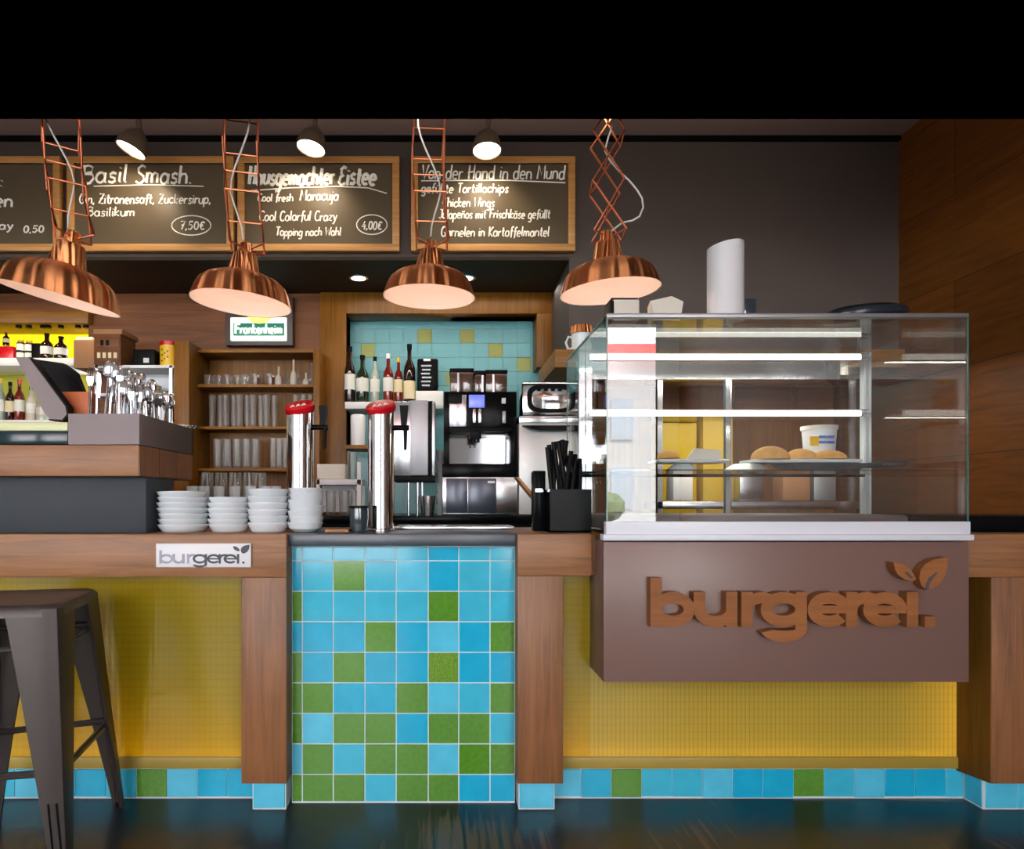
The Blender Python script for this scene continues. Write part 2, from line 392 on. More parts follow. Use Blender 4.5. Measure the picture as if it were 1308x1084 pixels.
def dup(root, loc=None, label=None, group=None, rot=None):
    r = root.copy(); COL.objects.link(r)
    def kids(src, dst):
        for ch in list(src.children):
            c = ch.copy(); COL.objects.link(c); c.parent = dst; kids(ch, c)
    kids(root, r)
    if loc is not None: r.location = loc
    if rot is not None: r.rotation_euler = rot
    if label: r['label'] = label
    if group: r['group'] = group
    return r
def B(*a, **k): return MB().box(*a, **k)
def pbox(px0, px1, py0, py1, r, d, b=0, mb=None):   # front face at distance r covering those pixels, d metres deep
    y = Yr(r); return (mb or MB()).box(X(px0, r), X(px1, r), y, y+d, Z(py1, r), Z(py0, r), b)
ORD = ['', 'first', 'second', 'third', 'fourth', 'fifth', 'sixth', 'seventh', 'eighth', 'ninth', 'tenth', 'eleventh', 'twelfth']

# ------------------------------------------------------------------ the room
RB, RW, RT = 1.62, 1.88, 1.95
CEIL = 3.292; XR = 2.708; XL = -6.2
YB, YW, YT = Yr(RB), Yr(RW), Yr(RT)
YEND = YT+.15
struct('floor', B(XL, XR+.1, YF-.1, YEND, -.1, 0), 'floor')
struct('ceiling', B(XL, XR+.1, -.4, YEND, CEIL, CEIL+.1), 'ceiling')
struct('ceiling', B(XL, XR+.1, YF-.1, -.4, CEIL, CEIL+.1), 'plaster')
struct('wall_right', B(XR, XR+.12, YF-.1, YEND, 0, CEIL), 'right_boards')
struct('wall_left', B(XL-.12, XL, YF-.1, YEND, 0, CEIL), 'plaster')
fw = MB(); xs = [XL]+[v for w in WINS for v in w]+[XR]
for i in range(0, len(xs), 2): fw.box(xs[i], xs[i+1], YF-.15, YF, 0, CEIL)
for x0, x1 in WINS: fw.box(x0, x1, YF-.15, YF, 0, WZ0).box(x0, x1, YF-.15, YF, WZ1, CEIL)
struct('wall_front', fw, 'plaster')
zb = Z(328, RB); xb = X(727, RB)
zs = Z(470, RW)
bw = MB().box(XL, xb, YB, YB+.1, zb, CEIL).box(xb, XR, YB, YW, Z(447, 1.6)+.001, CEIL)   # bulkhead front and the deep block beside it
struct('wall_back', bw, 'dark_wall')
struct('trim_1', B(XL, xb, YB, YEND, zb-.02, zb), 'soffit')                           # soffit of the bulkhead
struct('trim_gap_shade', B(XL, XR, YB-.02, YB, CEIL-.028, CEIL), 'black')                     # black strip standing in for the shade in the gap under the ceiling
struct('added_black_band', B(XL, XR, -.2, Yr(1.02), Z(152, 1.02), CEIL), 'black_matte')        # added black box that fills the black band above, in front of the lamps
# wooden rear wall with its openings
xo0, xo1 = X(443, RW), X(685, RW)
ww = MB()
xsh1 = X(113, RW)
ww.box(XL, xsh1, YW, YW+.12, Z(397, RW), zb)                        # above the lit shelves
ww.box(XL, xsh1, YW, YW+.12, 0, Z(545, RW))
ww.box(xsh1, X(410, RW), YW, YW+.12, 0, zb)
struct('wall_rear', ww, 'walnut')
fr = MB().box(X(410, RW), xo0, YW-.03, YT, 0, zb-.02, .003)
fr.box(xo0, X(709, RW), YW-.03, YT, Z(402, RW), zb-.02, .003)
fr.box(xo1, X(709, RW), YW-.03, YT, zs, Z(402, RW), .003)
struct('trim_4', fr, 'amberZ')
# teal tiled kitchen wall
tw = MB(); tw.box(X(430, RT), XR, YT+.006, YEND, 0, zb)
tp = 18.1*RT/350; tx0 = X(443, RT); tz0 = Z(402, RT)
greens = {(5, 1), (8, 1), (1, 2), (10, 2), (12, 3), (7, 4), (3, 5), (14, 5)}
mb = MB()
for i in range(-1, 30):
    for j in range(-1, 14):
        mb.mi = 1 if (i, j) in greens else 0
        x = tx0+i*tp; z = tz0-j*tp
        if x+tp > XR: continue
        mb.box(x+.0015, x+tp-.0015, YT, YT+.01, z-tp+.0015, z-.0015)
struct('wall_kitchen', tw, 'grout_teal')
struct('trim_5', mb, ['tile_teal', 'tile_olive'])

wl = thing('added_fill_rail', 'long added fill light rail hidden behind the black band', 'lamp', (-.6, Yr(1.02), 2.72))
B(-3.4, 2.5, Yr(1.02)+.001, Yr(1.02)+.03, 2.70, 2.74).build('rail', 'black', wl)
light('added_wash_fill', 'AREA', (0, .06, 0), 26, (1, .90, .80), (R(106), 0, 0), wl, shape='RECTANGLE', size=5.6, size_y=.05)  # added fill light for the upper wall and ceiling, hidden from view
# ---- the street outside the windows (seen mirrored in the display case)
struct('street', B(-40, 40, -60, YF-.2, -.2, -.05), 'street')
hb = MB().box(-14, 26, -22, -18.5, -.05, 5.7); hb.mi = 1
for i in range(-8, 15):
    for z in (.9, 3.1): hb.box(i*1.7+.3, i*1.7+1.0, -18.52, -18.4, z, z+1.3)
struct('street_house_exterior', hb, ['house', 'house_glass'])
aw = MB().prismX([(-18.5, 6.15), (-17.9, 5.8), (-17.9, 5.62), (-18.5, 5.62)], -14, 26)
struct('street_awning_exterior', aw, 'awning')
bs = MB()
for i in range(9): bs.ball((3.2+random.uniform(-.5, .5), -10.5+random.uniform(-.3, .3), .35+random.uniform(0, .7)), .35, .35, .3, 8, 5)
o = bs.build('street_bush', 'green_leaf'); o['kind'] = 'structure'

# ------------------------------------------------------------------ bar fronts
RP, RTI = 1.05, 1.035
YP, YTI = Yr(RP), Yr(RTI)
CT = 1.02
zr = .862
zpb = Z(1001, 1.0)
def base_tiles(x0, x1, y, z1, first, greens_at, parent, pitch=.1165, lab=None):
    mb = MB(); mb.mi = 4; mb.box(x0, x1, y+.004, y+.03, 0, z1-.004)
    k = 0; x = first
    while x < x1:
        a, b = max(x, x0)+.0012, min(x+pitch, x1)-.0012
        if b-a > .008:
            mb.mi = 2 if k in greens_at else (0, 1, 3, 0, 1)[(k*7) % 5]
            mb.box(a, b, y, y+.012, .006+random.uniform(-.003, .004), z1-.006, .0015, 1)
        x += pitch; k += 1
    return mb.build('base_tiles', ['tile_blue', 'tile_blue2', 'tile_green2', 'tile_blue3', 'grout'], parent)
def post_base(x0, x1, parent):
    mb = MB(); mb.mi = 1; mb.box(x0+.004, x1-.004, .034, YTI+.05, 0, zpb)
    mb.mi = 0; mb.box(x0+.008, x1-.008, .03, .036, .006, zpb-.008, .002, 1)
    return mb.build('tiled_foot', ['tile_blue3', 'grout'], parent)
def led_strip_light(name, x0, x1, y, z, e, parent, rot=(R(218), 0, 0), w=.02):
    o = light(name, 'AREA', (0, 0, 0), e, (1, .66, .12), rot, parent, shape='RECTANGLE', size=x1-x0, size_y=w)
    o.location = Vector(((x0+x1)/2, y, z))-parent.location
    return o
# left bar
bl = thing('bar_counter', 'wooden bar front with glowing yellow acrylic panel behind the metal stool', 'bar counter', (-1.6, 0, 0))
XB0 = -3.2
xp0, xp1 = X(308, 1), X(366, 1)
B(XB0, xp1, 0, .62, zr, CT, .004).build('top_rail', 'oakX', bl)
B(xp0, xp1, 0, YTI+.06, zpb, zr, .003).build('post', 'oakZ', bl)
post_base(xp0+.028, xp1-.006, bl)
zps = Z(966, RP)
B(XB0, xp0+.002, YP, YP+.006, zps, zr+.01).build('acrylic_panel', 'yellow_panel', bl)
B(XB0, xp0+.002, YP-.006, YP+.014, Z(981, RP), zps, .002).build('panel_rail', 'yellow_sill', bl)
base_tiles(XB0, xp0+.03, YP, Z(980.5, RP), X(174, RP)-.1165*20, {20}, bl)
B(XB0, xp0+.16, YP+.16, YP+.18, .02, CT-.16).build('back_panel', 'white_box', bl)
led_strip_light('panel_light', XB0+.1, xp0-.02, YP+.034, zps-.006, 70.0, bl)
# tiled middle
xm0, xm1 = xp1, X(661, 1)
tc_ = thing('tiled_counter', 'bar front of blue and green glazed tiles under a dark worktop', 'bar counter', ((xm0+xm1)/2, 0, 0))
mb = MB(); mb.mi = 6; mb.box(xm0, xm1, YTI+.0026, .6, 0, Z(697, RTI))
colx = [355, 386, 425.5, 466, 506, 547, 586, 626, 668]
rowy = [698, 716, 755, 794, 833, 872, 911, 950, 989, 1025]
G1, G2 = 3, 4
green = {(1,2):3, (2,0):3, (2,5):3, (3,3):3, (3,7):3, (4,0):4, (4,2):3, (4,5):5, (5,0):3, (5,1):3, (5,4):4, (5,7):4, (6,0):3, (6,2):4, (6,3):4, (6,5):4, (6,6):4,
         (7,1):4, (7,3):4, (7,4):4, (7,6):3, (7,7):4, (8,0):3, (8,1):4, (8,2):4, (8,4):4, (8,5):4}
for j in range(9):
    for i in range(8):
        x0, x1 = max(X(colx[i], RTI), xm0), min(X(colx[i+1], RTI), xm1)
        z1, z0 = Z(rowy[j], RTI), max(Z(rowy[j+1], RTI), .004)
        mb.mi = green.get((j, i), (0 if j < 3 else 1) if random.random() < .7 else random.choice((0, 1, 2)))
        mb.box(x0+.0022, x1-.0022, YTI+.001+random.uniform(-.0005, .0005), YTI+.01, z0+.0022, z1-.0022, .0012, 1)
mb.build('tile_front', ['tile_blue', 'tile_blue2', 'tile_blue3', 'tile_green', 'tile_green2', 'tile_green3', 'grout'], tc_)
B(xm0, xm1, Yr(1.012), .62, Z(697, 1.012), CT, .004).build('worktop', 'worktop', tc_)
# right bar
br_ = thing('bar_counter', 'wooden bar front with ribbed yellow panel under the glass display case', 'bar counter', (1.2, 0, 0))
xq0, xq1 = xm1, X(719.5, 1)
xs0 = X(1266.6, 1)
XBX0, XBX1 = X(771, .9586), X(1238, .9586)
B(xq0, X(756, 1), 0, .62, zr+.006, CT, .004).build('top_rail', 'oakX', br_)
B(X(756, 1), XBX0, .03, .3, zr+.006, CT-.004).build('rail_end', 'oakEnd', br_)
B(xq0, xq1, 0, YTI+.06, zpb, zr+.006, .003).build('post', 'oakZ', br_)
post_base(xq0+.004, xq1-.022, br_)
xpr = X(1222, RP)
xse = X(753, RP)
B(xq1-.002, xse, YP, YP+.006, zps, .90).build('acrylic_panel', 'yellow_panel', br_, 'smooth narrow yellow panel')
B(xse, xpr, YP, YP+.006, zps, .90).build('acrylic_panel', 'yellow_panel2', br_, 'ribbed wide yellow panel')
B(xq1-.002, xpr+.02, YP-.006, YP+.014, Z(981, RP), zps, .002).build('panel_rail', 'yellow_sill', br_)
base_tiles(xq1-.03, xs0-.007, YP, Z(980.5, RP), X(781, RP)-.1165*3, {3, 9}, br_)
B(xq1-.1, xs0, YP+.16, YP+.18, .02, .9).build('back_panel', 'white_box', br_)
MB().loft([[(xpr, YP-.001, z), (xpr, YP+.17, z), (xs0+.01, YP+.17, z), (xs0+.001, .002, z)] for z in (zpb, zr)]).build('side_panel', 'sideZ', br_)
mb = MB(); mb.mi = 1; mb.box(xs0-.004, xs0+.003, .034, YP+.02, 0, zpb); mb.mi = 0; mb.box(xs0-.006, xs0-.003, .038, YP-.004, .006, zpb-.004, .001, 1)
mb.build('base_tile', ['tile_blue', 'grout'], br_)
led_strip_light('panel_light', xq1+.02, xpr-.02, YP+.034, zps-.006, 62, br_)
o = light('edge_light', 'AREA', (xpr-.006-br_.location.x, YP+.045, zps+.16), 9, (1, .66, .12), (R(-90), 0, R(-40)), br_, shape='RECTANGLE', size=.02, size_y=.30)
# far right frame
B(XBX1+.002, XR-.002, 0, .62, zr, CT, .004).build('top_rail', 'oakX', br_)
B(xs0, XR-.002, 0, YP+.16, zpb, zr, .003).build('post', 'oakZ', br_)
mb = MB(); mb.mi = 1; mb.box(xs0+.004, XR-.002, .034, YP+.1, 0, zpb)
mb.mi = 0
for k in range(6): mb.box(xs0+.006+k*.118, xs0+.006+k*.118+.115, .03, .036, .006, zpb-.006, .0015, 1)
mb.build('tiled_foot', ['tile_blue3', 'grout'], br_)
B(X(1237, 1.06), XR-.002, Yr(1.06), .62, CT+.001, Z(659, 1.06), .003).build('upstand', 'black_gloss', br_)

# ------------------------------------------------------------------ display case
RC = .9586; YC = Yr(RC); RCB = 1.262; YCB = Yr(RCB)
cx0, cx1 = X(775, RC), X(1237, RC)
cz0, cz1 = Z(666, RC), Z(404, RC)
dc = thing('display_case', 'glass food display case with lit shelves above the mauve wooden sign box', 'display case', ((cx0+cx1)/2, YC, CT))
B(XBX0, XBX1, YC, YP-.008, Z(871, RC), .998, .003).build('front_box', 'mauve', dc)
B(XBX0-.006, XBX1+.004, YC-.018, YC+.03, Z(690, RC), Z(683, RC)+.002, .003).build('lower_sill', 'white_metal', dc)
B(cx0-.003, cx1+.003, YC-.006, YC+.03, Z(683, RC)+.002, cz0, .002).build('upper_sill', 'white_metal', dc)
g = .007
B(cx0, cx1, YC, YC+g, cz0, cz1).build('front_pane', 'glass', dc)
B(cx0, cx0+g, YC+g+.001, YCB, cz0-.045, cz1).build('side_pane', 'glass_side', dc)
B(cx1-g, cx1, YC+g+.001, YCB, cz0-.045, cz1).build('side_pane', 'glass_side', dc)
B(cx0, cx1, YC, YCB, cz1+.001, cz1+.009).build('top_pane', 'glass', dc)
for q in ((cx0-.001, cx0+.004, YC-.001, YC+.003, cz0, cz1), (cx1-.004, cx1+.001, YC-.001, YC+.003, cz0, cz1), (cx0-.001, cx0+.006, YC, YCB, cz1, cz1+.004), (cx0-.001, cx0+.003, YCB-.004, YCB, cz0-.04, cz1)):
    B(*q).build('glass_edge', 'glass_edge', dc)
B(cx0, cx1, YC-.003, YC+.022, cz1-.004, cz1+.011, .002).build('top_edge_strip', 'grey_metal', dc)
# floor of the case and steel frame
B(cx0+.01, cx1-.01, YC+.03, YCB, CT+.004, cz0-.034, .002).build('case_floor', 'steel', dc)
B(cx0+.05, X(1150, 1.02), Yr(1.0), Yr(1.16), cz0-.034, Z(653, 1.02)-.012, .012).build('drip_tray', 'mauve_tray', dc)
ry = Yr(1.19)
for px in (1104, 1110.5): B(X(px, 1.19), X(px, 1.19)+.009, ry, ry+.03, cz0-.034, cz1).build('post', 'white_metal', dc)
for px in (739, 748): B(X(px, 1.19)+.002, X(px, 1.19)+.028, ry, ry+.03, cz0-.034, cz1).build('post', 'steel', dc)
xi0, xi1 = cx0+.04, cx1-.045
for k, (py, d) in enumerate(((455, .30), (527, .36))):
    z = Z(py, 1.14); yf = Yr(1.14)
    B(xi0, xi1, yf+.012, YCB-.02, z-.004, z+.004).build('glass_shelf', 'glass_shelf', dc)
    mb = MB().box(xi0, xi1-.05, yf, yf+.012, z-S(4, 1.14), z+S(3, 1.14), .002)
    mb.build('led_bar', 'led', dc)
    B(xi0, xi1-.02, yf-.003, yf+.014, z+S(3, 1.14)+.0005, z+S(4.2, 1.14)).build('bar_cover', 'steel', dc)
    B(xi0, xi1, yf+.012, yf+.03, z-.012, z-.004).build('shelf_rail', 'steel', dc)
    l = light('case_light', 'AREA', (0,0,0), 2.6, (1, .95, .86), (0, 0, 0), dc, shape='RECTANGLE', size=xi1-xi0, size_y=.02)
    l.location = Vector(((xi0+xi1)/2, yf+.04, z-.016))-dc.location
zs3 = Z(601.5, 1.06)
B(cx0+.02, xi1+.06, Yr(1.0), Yr(1.17), zs3-.006, zs3).build('glass_shelf', 'glass_shelf', dc)
B(cx0+.02, xi1+.02, Yr(1.175), Yr(1.19), zs3-.012, zs3+.012, .002).build('shelf_rail', 'black', dc)
B(xi0, xi1+.02, YCB-.03, YCB-.01, cz1-.09, cz1-.01).build('rear_header', 'steel', dc)
for px in (927, ):
    B(X(px, 1.25), X(px, 1.25)+.02, YCB-.03, YCB-.005, cz0-.034, cz1-.09).build('rear_post', 'steel', dc)

# ---- wooden letters  (strokes in pixel coordinates of the sign)
def letters(parent, px0, px1, pyb, pyx, r, y0, y1, t, m, names=True, tight=True, m2=None):
    # px0..px1 width of the word, pyb baseline, pyx x-height line, t stroke in px
    h = pyb-pyx; W = 372.0; k = (px1-px0)/W
    def gx(u): return X(px0+u*k, r)
    zb_, zx = Z(pyb, r), Z(pyx, r)
    hz = zx-zb_; T = S(t, r); cz = (zb_+zx)/2; rz = hz/2
    cnt = itertools.count()
    def Y0(): return y0-.00035*(next(cnt) % 5)
    def stem(mb, u, z0, z1): mb.box(gx(u), gx(u)+T, Y0(), y1, z0, z1)
    asc = zb_+hz*1.40
    out = []
    def rx(w): return (gx(w)-gx(0))/2
    def add(fn, name, mm=None):
        mb = MB(); fn(mb); out.append(mb.build(name, mm or m, parent))
    mfade = m2 or m
    def b_(mb):
        stem(mb, 0, zb_, asc); mb.strip(gx(29), cz, rx(58), rz, 0, 360, T, Y0(), y1, 28)
    add(b_, 'letter_b', mfade)
    def u_(mb):
        stem(mb, 56, cz, zx); mb.box(gx(98), gx(98)+T, Y0(), y1, zb_, zx)
        mb.strip((gx(56)+gx(98)+T)/2, cz, (gx(98)+T-gx(56))/2, rz, 180, 360, T, Y0(), y1)
    add(u_, 'letter_u', mfade)
    def r_(mb, u=118):
        stem(mb, u, zb_, zx)
        mb.strip(gx(u)+rx(52), cz, rx(52), rz, 45, 180, T, Y0(), y1)
    add(r_, 'letter_r', mfade)
    def g_(mb):
        mb.strip(gx(143)+rx(60), cz, rx(60), rz, 0, 360, T, Y0(), y1, 28)
        xe = gx(203)-T; mb.box(xe, xe+T, Y0(), y1, zb_-hz*.06, zx)
        mb.strip(gx(143)+rx(60), zb_-hz*.06, rx(60), hz*.36, 195, 360, T, Y0(), y1)
    add(g_, 'letter_g')
    def e_(mb, u):
        mb.strip(gx(u)+rx(57), cz, rx(57), rz, 0, 318, T, Y0(), y1, 26)
        mb.box(gx(u)+T*.5, gx(u+57)-T*.05, Y0(), y1, cz-T*.34, cz+T*.34)
    add(lambda mb: e_(mb, 204), 'letter_e')
    add(lambda mb: r_(mb, 254), 'letter_r')
    add(lambda mb: e_(mb, 276), 'letter_e')
    add(lambda mb: stem(mb, 333, zb_, zx), 'letter_i')
    add(lambda mb: mb.box(gx(356), gx(356)+T*.95, Y0(), y1, zb_, zb_+T*.95), 'full_stop')
    # leaves that dot the i
    def leaf(pts, cut):
        mb = MB(); n = len(pts)
        mb.prism([(gx(a), zx+hz*b) for a, b in pts], y0, y1); o = mb.build('leaf', m, parent)
        mb = MB(); mb.prism([(gx(a), zx+hz*b) for a, b in cut], y0-.001, y0+.002); mb.build('leaf_vein', 'ink', o)
    leaf([(352, .18), (349, .40), (351, .62), (357, .80), (367, .92), (381, .98), (386, .98), (386, .75), (383, .48), (377, .26), (367, .10), (358, .06)],
         [(357, .06), (361, .06), (363, .26), (373, .55), (371, .56), (361, .38), (358, .22)])
    leaf([(316, .84), (326, .82), (335, .70), (342, .52), (345, .36), (340, .30), (330, .36), (322, .48), (318, .62)],
         [(330, .56), (333, .58), (341, .42), (338, .38)])
    return out
sg = thing('sign', 'carved wooden restaurant name with two leaves on the mauve box', 'sign', (X(1010, RC), YC, Z(780, RC)))
letters(sg, 829, 1192, 799.5, 755, RC-.010, Yr(RC-.017), YC-.002, 14.5, 'letter_wood')
sp = thing('sign', 'small white name plate screwed to the wooden bar rail', 'sign', (X(262, 1), -.006, Z(708, 1)))
B(X(201, 1), X(322, 1), -.014, -.001, Z(724, 1), Z(693.5, 1), .003).build('plate', 'white', sp)
letters(sp, 206, 316, 719, 707, 1, -.0165, -.013, 2.6, 'ink', m2='ink_faded')

# ------------------------------------------------------------------ raised ledge, tray, cutlery
RL = 1.005; YL = Yr(RL); xl = -1.108
zl0, zl1 = Z(608, RL), Z(568, RL)
lg = thing('raised_ledge', 'raised wooden serving ledge on a slate grey plinth at the bar end', 'bar shelf', (-1.8, .3, CT))
B(-3.2, xl, Yr(1.03), Yr(1.135), CT+.001, zl0, .003).build('plinth', 'slate', lg)
B(-3.2, xl, YL, Yr(1.218), zl0, zl1, .004).build('slab', 'oakX', lg)
mb = MB()
for k in range(3): mb.box(xl, xl+.002, YL+.004+k*.17, YL+.17+k*.17, zl0+.003, zl1-.003)
mb.build('end_grain', 'oakEnd', lg)
tx0_, tx1_ = X(87, RL), xl+.003
tz1 = Z(528, RL)
tr = thing('cutlery_tray', 'mauve tray filled with upright cutlery on the raised ledge', 'tray', ((tx0_+tx1_)/2, YL+.2, zl1))
ty1 = Yr(1.225)
mb = MB(); w = .012
mb.box(tx0_, tx1_, YL, YL+w, zl1+.001, tz1, .001, 1).box(tx0_, tx0_+w, YL+w, ty1, zl1+.001, tz1).box(tx1_-w, tx1_, YL+w, ty1, zl1+.001, tz1).box(tx0_, tx1_, ty1-w, ty1, zl1+.001, tz1)
mb.box(tx0_+w, tx1_-w, YL+w, ty1-w, zl1+.001, zl1+.01)
mb.build('tray_walls', 'mauve_tray', tr)
def make_fork(label):
    t = thing('fork', label, 'fork', (0, 0, 0), 'cutlery standing in the mauve tray')
    mb = MB(); mb.tube([(0,0,-.10), (0,0,0), (0,.003,.06), (0,.004,.09)], .0052, 6, .0035); mb.build('handle', 'chrome', t)
    mb = MB(); mb.loft([[(-.006,.002,.085), (.006,.002,.085), (.006,.006,.085), (-.006,.006,.085)], [(-.012,-.002,.105), (.012,-.002,.105), (.012,.002,.105), (-.012,.002,.105)], [(-.012,-.004,.12), (.012,-.004,.12), (.012,0,.12), (-.012,0,.12)]])
    for k in range(4): mb.tube([(-.0105+k*.007, -.002, .118), (-.0105+k*.007, 0, .14), (-.0105+k*.007, .006, .16)], .002, 5, .001)
    mb.build('tines', 'chrome', t); return t
def make_spoon(label):
    t = thing('spoon', label, 'spoon', (0, 0, 0), 'cutlery standing in the mauve tray')
    mb = MB(); mb.tube([(0,0,-.10), (0,0,0), (0,.003,.06), (0,.004,.1)], .0052, 6, .0035); mb.build('handle', 'chrome', t)
    mb = MB(); mb.ball((0, .004, .128), .022, .008, .033, 12, 8); mb.build('bowl', 'chrome', t); return t
def make_knife(label):
    t = thing('knife', label, 'knife', (0, 0, 0), 'cutlery standing in the mauve tray')
    mb = MB(); mb.tube([(0,0,-.10), (0,0,.03)], .005, 6); mb.build('handle', 'chrome', t)
    mb = MB(); mb.prism([(-.004, .03), (.008, .03), (.011, .09), (.008, .12), (-.004, .125)], -.001, .001); mb.build('blade', 'chrome', t); return t
LAB = {'f': 'steel fork standing prongs up in the crowded mauve tray', 's': 'steel spoon standing bowl up in the crowded mauve tray', 'k': 'steel knife standing blade up in the crowded mauve tray'}
protos = {'f': make_fork(LAB['f']), 's': make_spoon(LAB['s']), 'k': make_knife(LAB['k'])}
used = set(); rnd = random.Random(3)
cells = [(i, j) for i in range(8) for j in range(5)]
for n_, (i, j) in enumerate(cells):
    k = 'fsfsskf'[n_ % 7]
    fx = (i+.5)/8; fy = (j+.5)/5
    x = tx0_+.03+fx*(tx1_-tx0_-.05)+rnd.uniform(-.006, .006); y = YL+.035+fy*.36+rnd.uniform(-.012, .012)
    hgt = .122+.035*math.exp(-((fx-.33)/.28)**2)-(.045 if fx > .68 else 0)
    loc = (x, y, zl1+.008+hgt); rot = (rnd.uniform(-.07, .07), rnd.uniform(-.08, .08), rnd.uniform(-.6, .6))
    if k in used: dup(protos[k], loc, rot=rot)
    else: protos[k].location = loc; protos[k].rotation_euler = rot; used.add(k)

for i in range(8):    # lying towards the far end of the tray
    x = tx1_-.085+.016*(i % 3)+rnd.random()*.008; y = YL+.40+(i//3)*.045
    dup(protos['s' if i % 2 else 'f'], (x, y, tz1-.004+.009*(i//3)), label='steel %s lying flat at the deep end of the mauve tray' % ('spoon' if i % 2 else 'fork'), group='cutlery lying in the mauve tray', rot=(R(88), 0, R(170)+rnd.uniform(-.2, .2)))
# till terminal with slanted back
tl = thing('till_terminal', 'slanted mauve till stand on the raised ledge beside the tray', 'till', (X(45, 1.03), Yr(1.03), zl1))
pp = [(20, 456), (38, 456), (84, 519), (86, 529), (80, 536), (64, 535), (57, 528)]
r_ = 1.03
mb = MB().prism([(X(a, r_), Z(b, r_)) for a, b in pp], Yr(r_), Yr(r_)+.03); mb.build('slanted_side', 'mauve_tray', tl)
pp = [(37, 455.5), (42, 458), (87, 519), (88, 531), (81, 538), (64, 537), (62, 535), (80, 536), (86, 529), (84, 519)]
mb = MB().prism([(X(a, r_), Z(b, r_)) for a, b in pp], Yr(r_)-.004, Yr(r_)+.035); mb.build('black_edge', 'black', tl)
M['pale_green'] = mat('pale_green_glass', (206, 212, 160), .3)
pbox(-40, 86.5, 539, 550, 1.02, .25, .003).build('pale_shelf', 'pale_green', tl)
M['teal_dark'] = mat('dark_teal_glass', (26, 44, 50), .12, spec=.3)
pbox(-40, 86.5, 550, 567, 1.02, .25, .004).build('glass_plinth', 'teal_dark', tl)
mb = MB().prism([(X(a, 1.09), Z(b, 1.09)) for a, b in ((40, 457), (76, 462), (92, 474), (104, 505), (104, 532), (88, 532))], Yr(1.10), Yr(1.10)+.03); mb.build('keyboard_shell', 'black', tl)
b_ = pbox(70, 113, 500, 538, 1.06, .06, .003).build('menu_holder', 'orange_box'); tag(b_, 'rust orange menu holder standing behind the cutlery tray', 'menu holder')

# ------------------------------------------------------------------ plates
def plate_prof(rad, h):
    return [(0, 0), (rad*.80, 0), (rad*.83, h*.08), (rad*.92, h*.40), (rad*.985, h*.70), (rad, h*.78), (rad, h*.92), (rad*.96, h*.94), (rad*.88, h*.55), (rad*.74, h*.2), (0, h*.16)]
def bowl_prof(rad, h):
    return [(0, 0), (rad*.62, 0), (rad*.66, h*.05), (rad*.9, h*.35), (rad, h*.95), (rad*.985, h), (rad*.95, h*.96), (rad*.86, h*.4), (rad*.6, h*.15), (0, h*.12)]
stacks = [(232, 31.5, 634, 7, 'wide plate', 'stack beside the slate plinth', 'wide white plates'),
          (290.5, 25.5, 641, 6, 'side plate', 'shortest plate stack', 'white side plates'),
          (341, 25.5, 633, 6, 'side plate', 'stack beside the wooden post', 'white side plates beside the post'),
          (390, 22.5, 626, 7, 'small bowl', 'stack before the beer tap', 'small white bowls')]
RS = 1.07
for sx, sr, ptop, n, kind, where, grp in stacks:
    ztop = Z(ptop, RS); step = (ztop-CT-.012)/(n-1) if kind != 'small bowl' else (ztop-CT-.03)/(n-1)
    proto = None
    rad = S(sr, RS)
    for k in range(n):
        nm = {0: 'lowest'}.get(k, 'topmost' if k == n-1 else ORD[k+1]+' from the bottom')
        lab = 'white porcelain %s, %s of the %s' % (kind, nm, where)
        loc = (X(sx, RS)+rnd.uniform(-.0025, .0025), Yr(RS)+rad*.2+rnd.uniform(-.003, .003), CT+.001+k*step)
        if proto is None:
            mb = MB().lathe(plate_prof(rad, step*1.55) if kind != 'small bowl' else bowl_prof(rad, step*1.7), (0,0,0), 32)
            proto = mb.build('plate' if kind != 'small bowl' else 'bowl', 'porcelain'); proto.location = loc
            tag(proto, lab, 'plate' if kind != 'small bowl' else 'bowl', grp)
        else:
            c = dup(proto, loc, lab); s = 1+rnd.uniform(-.025, .015); c.scale = (s, s, 1)
            c.rotation_euler = (rnd.uniform(-.012, .012), rnd.uniform(-.012, .012), 0)

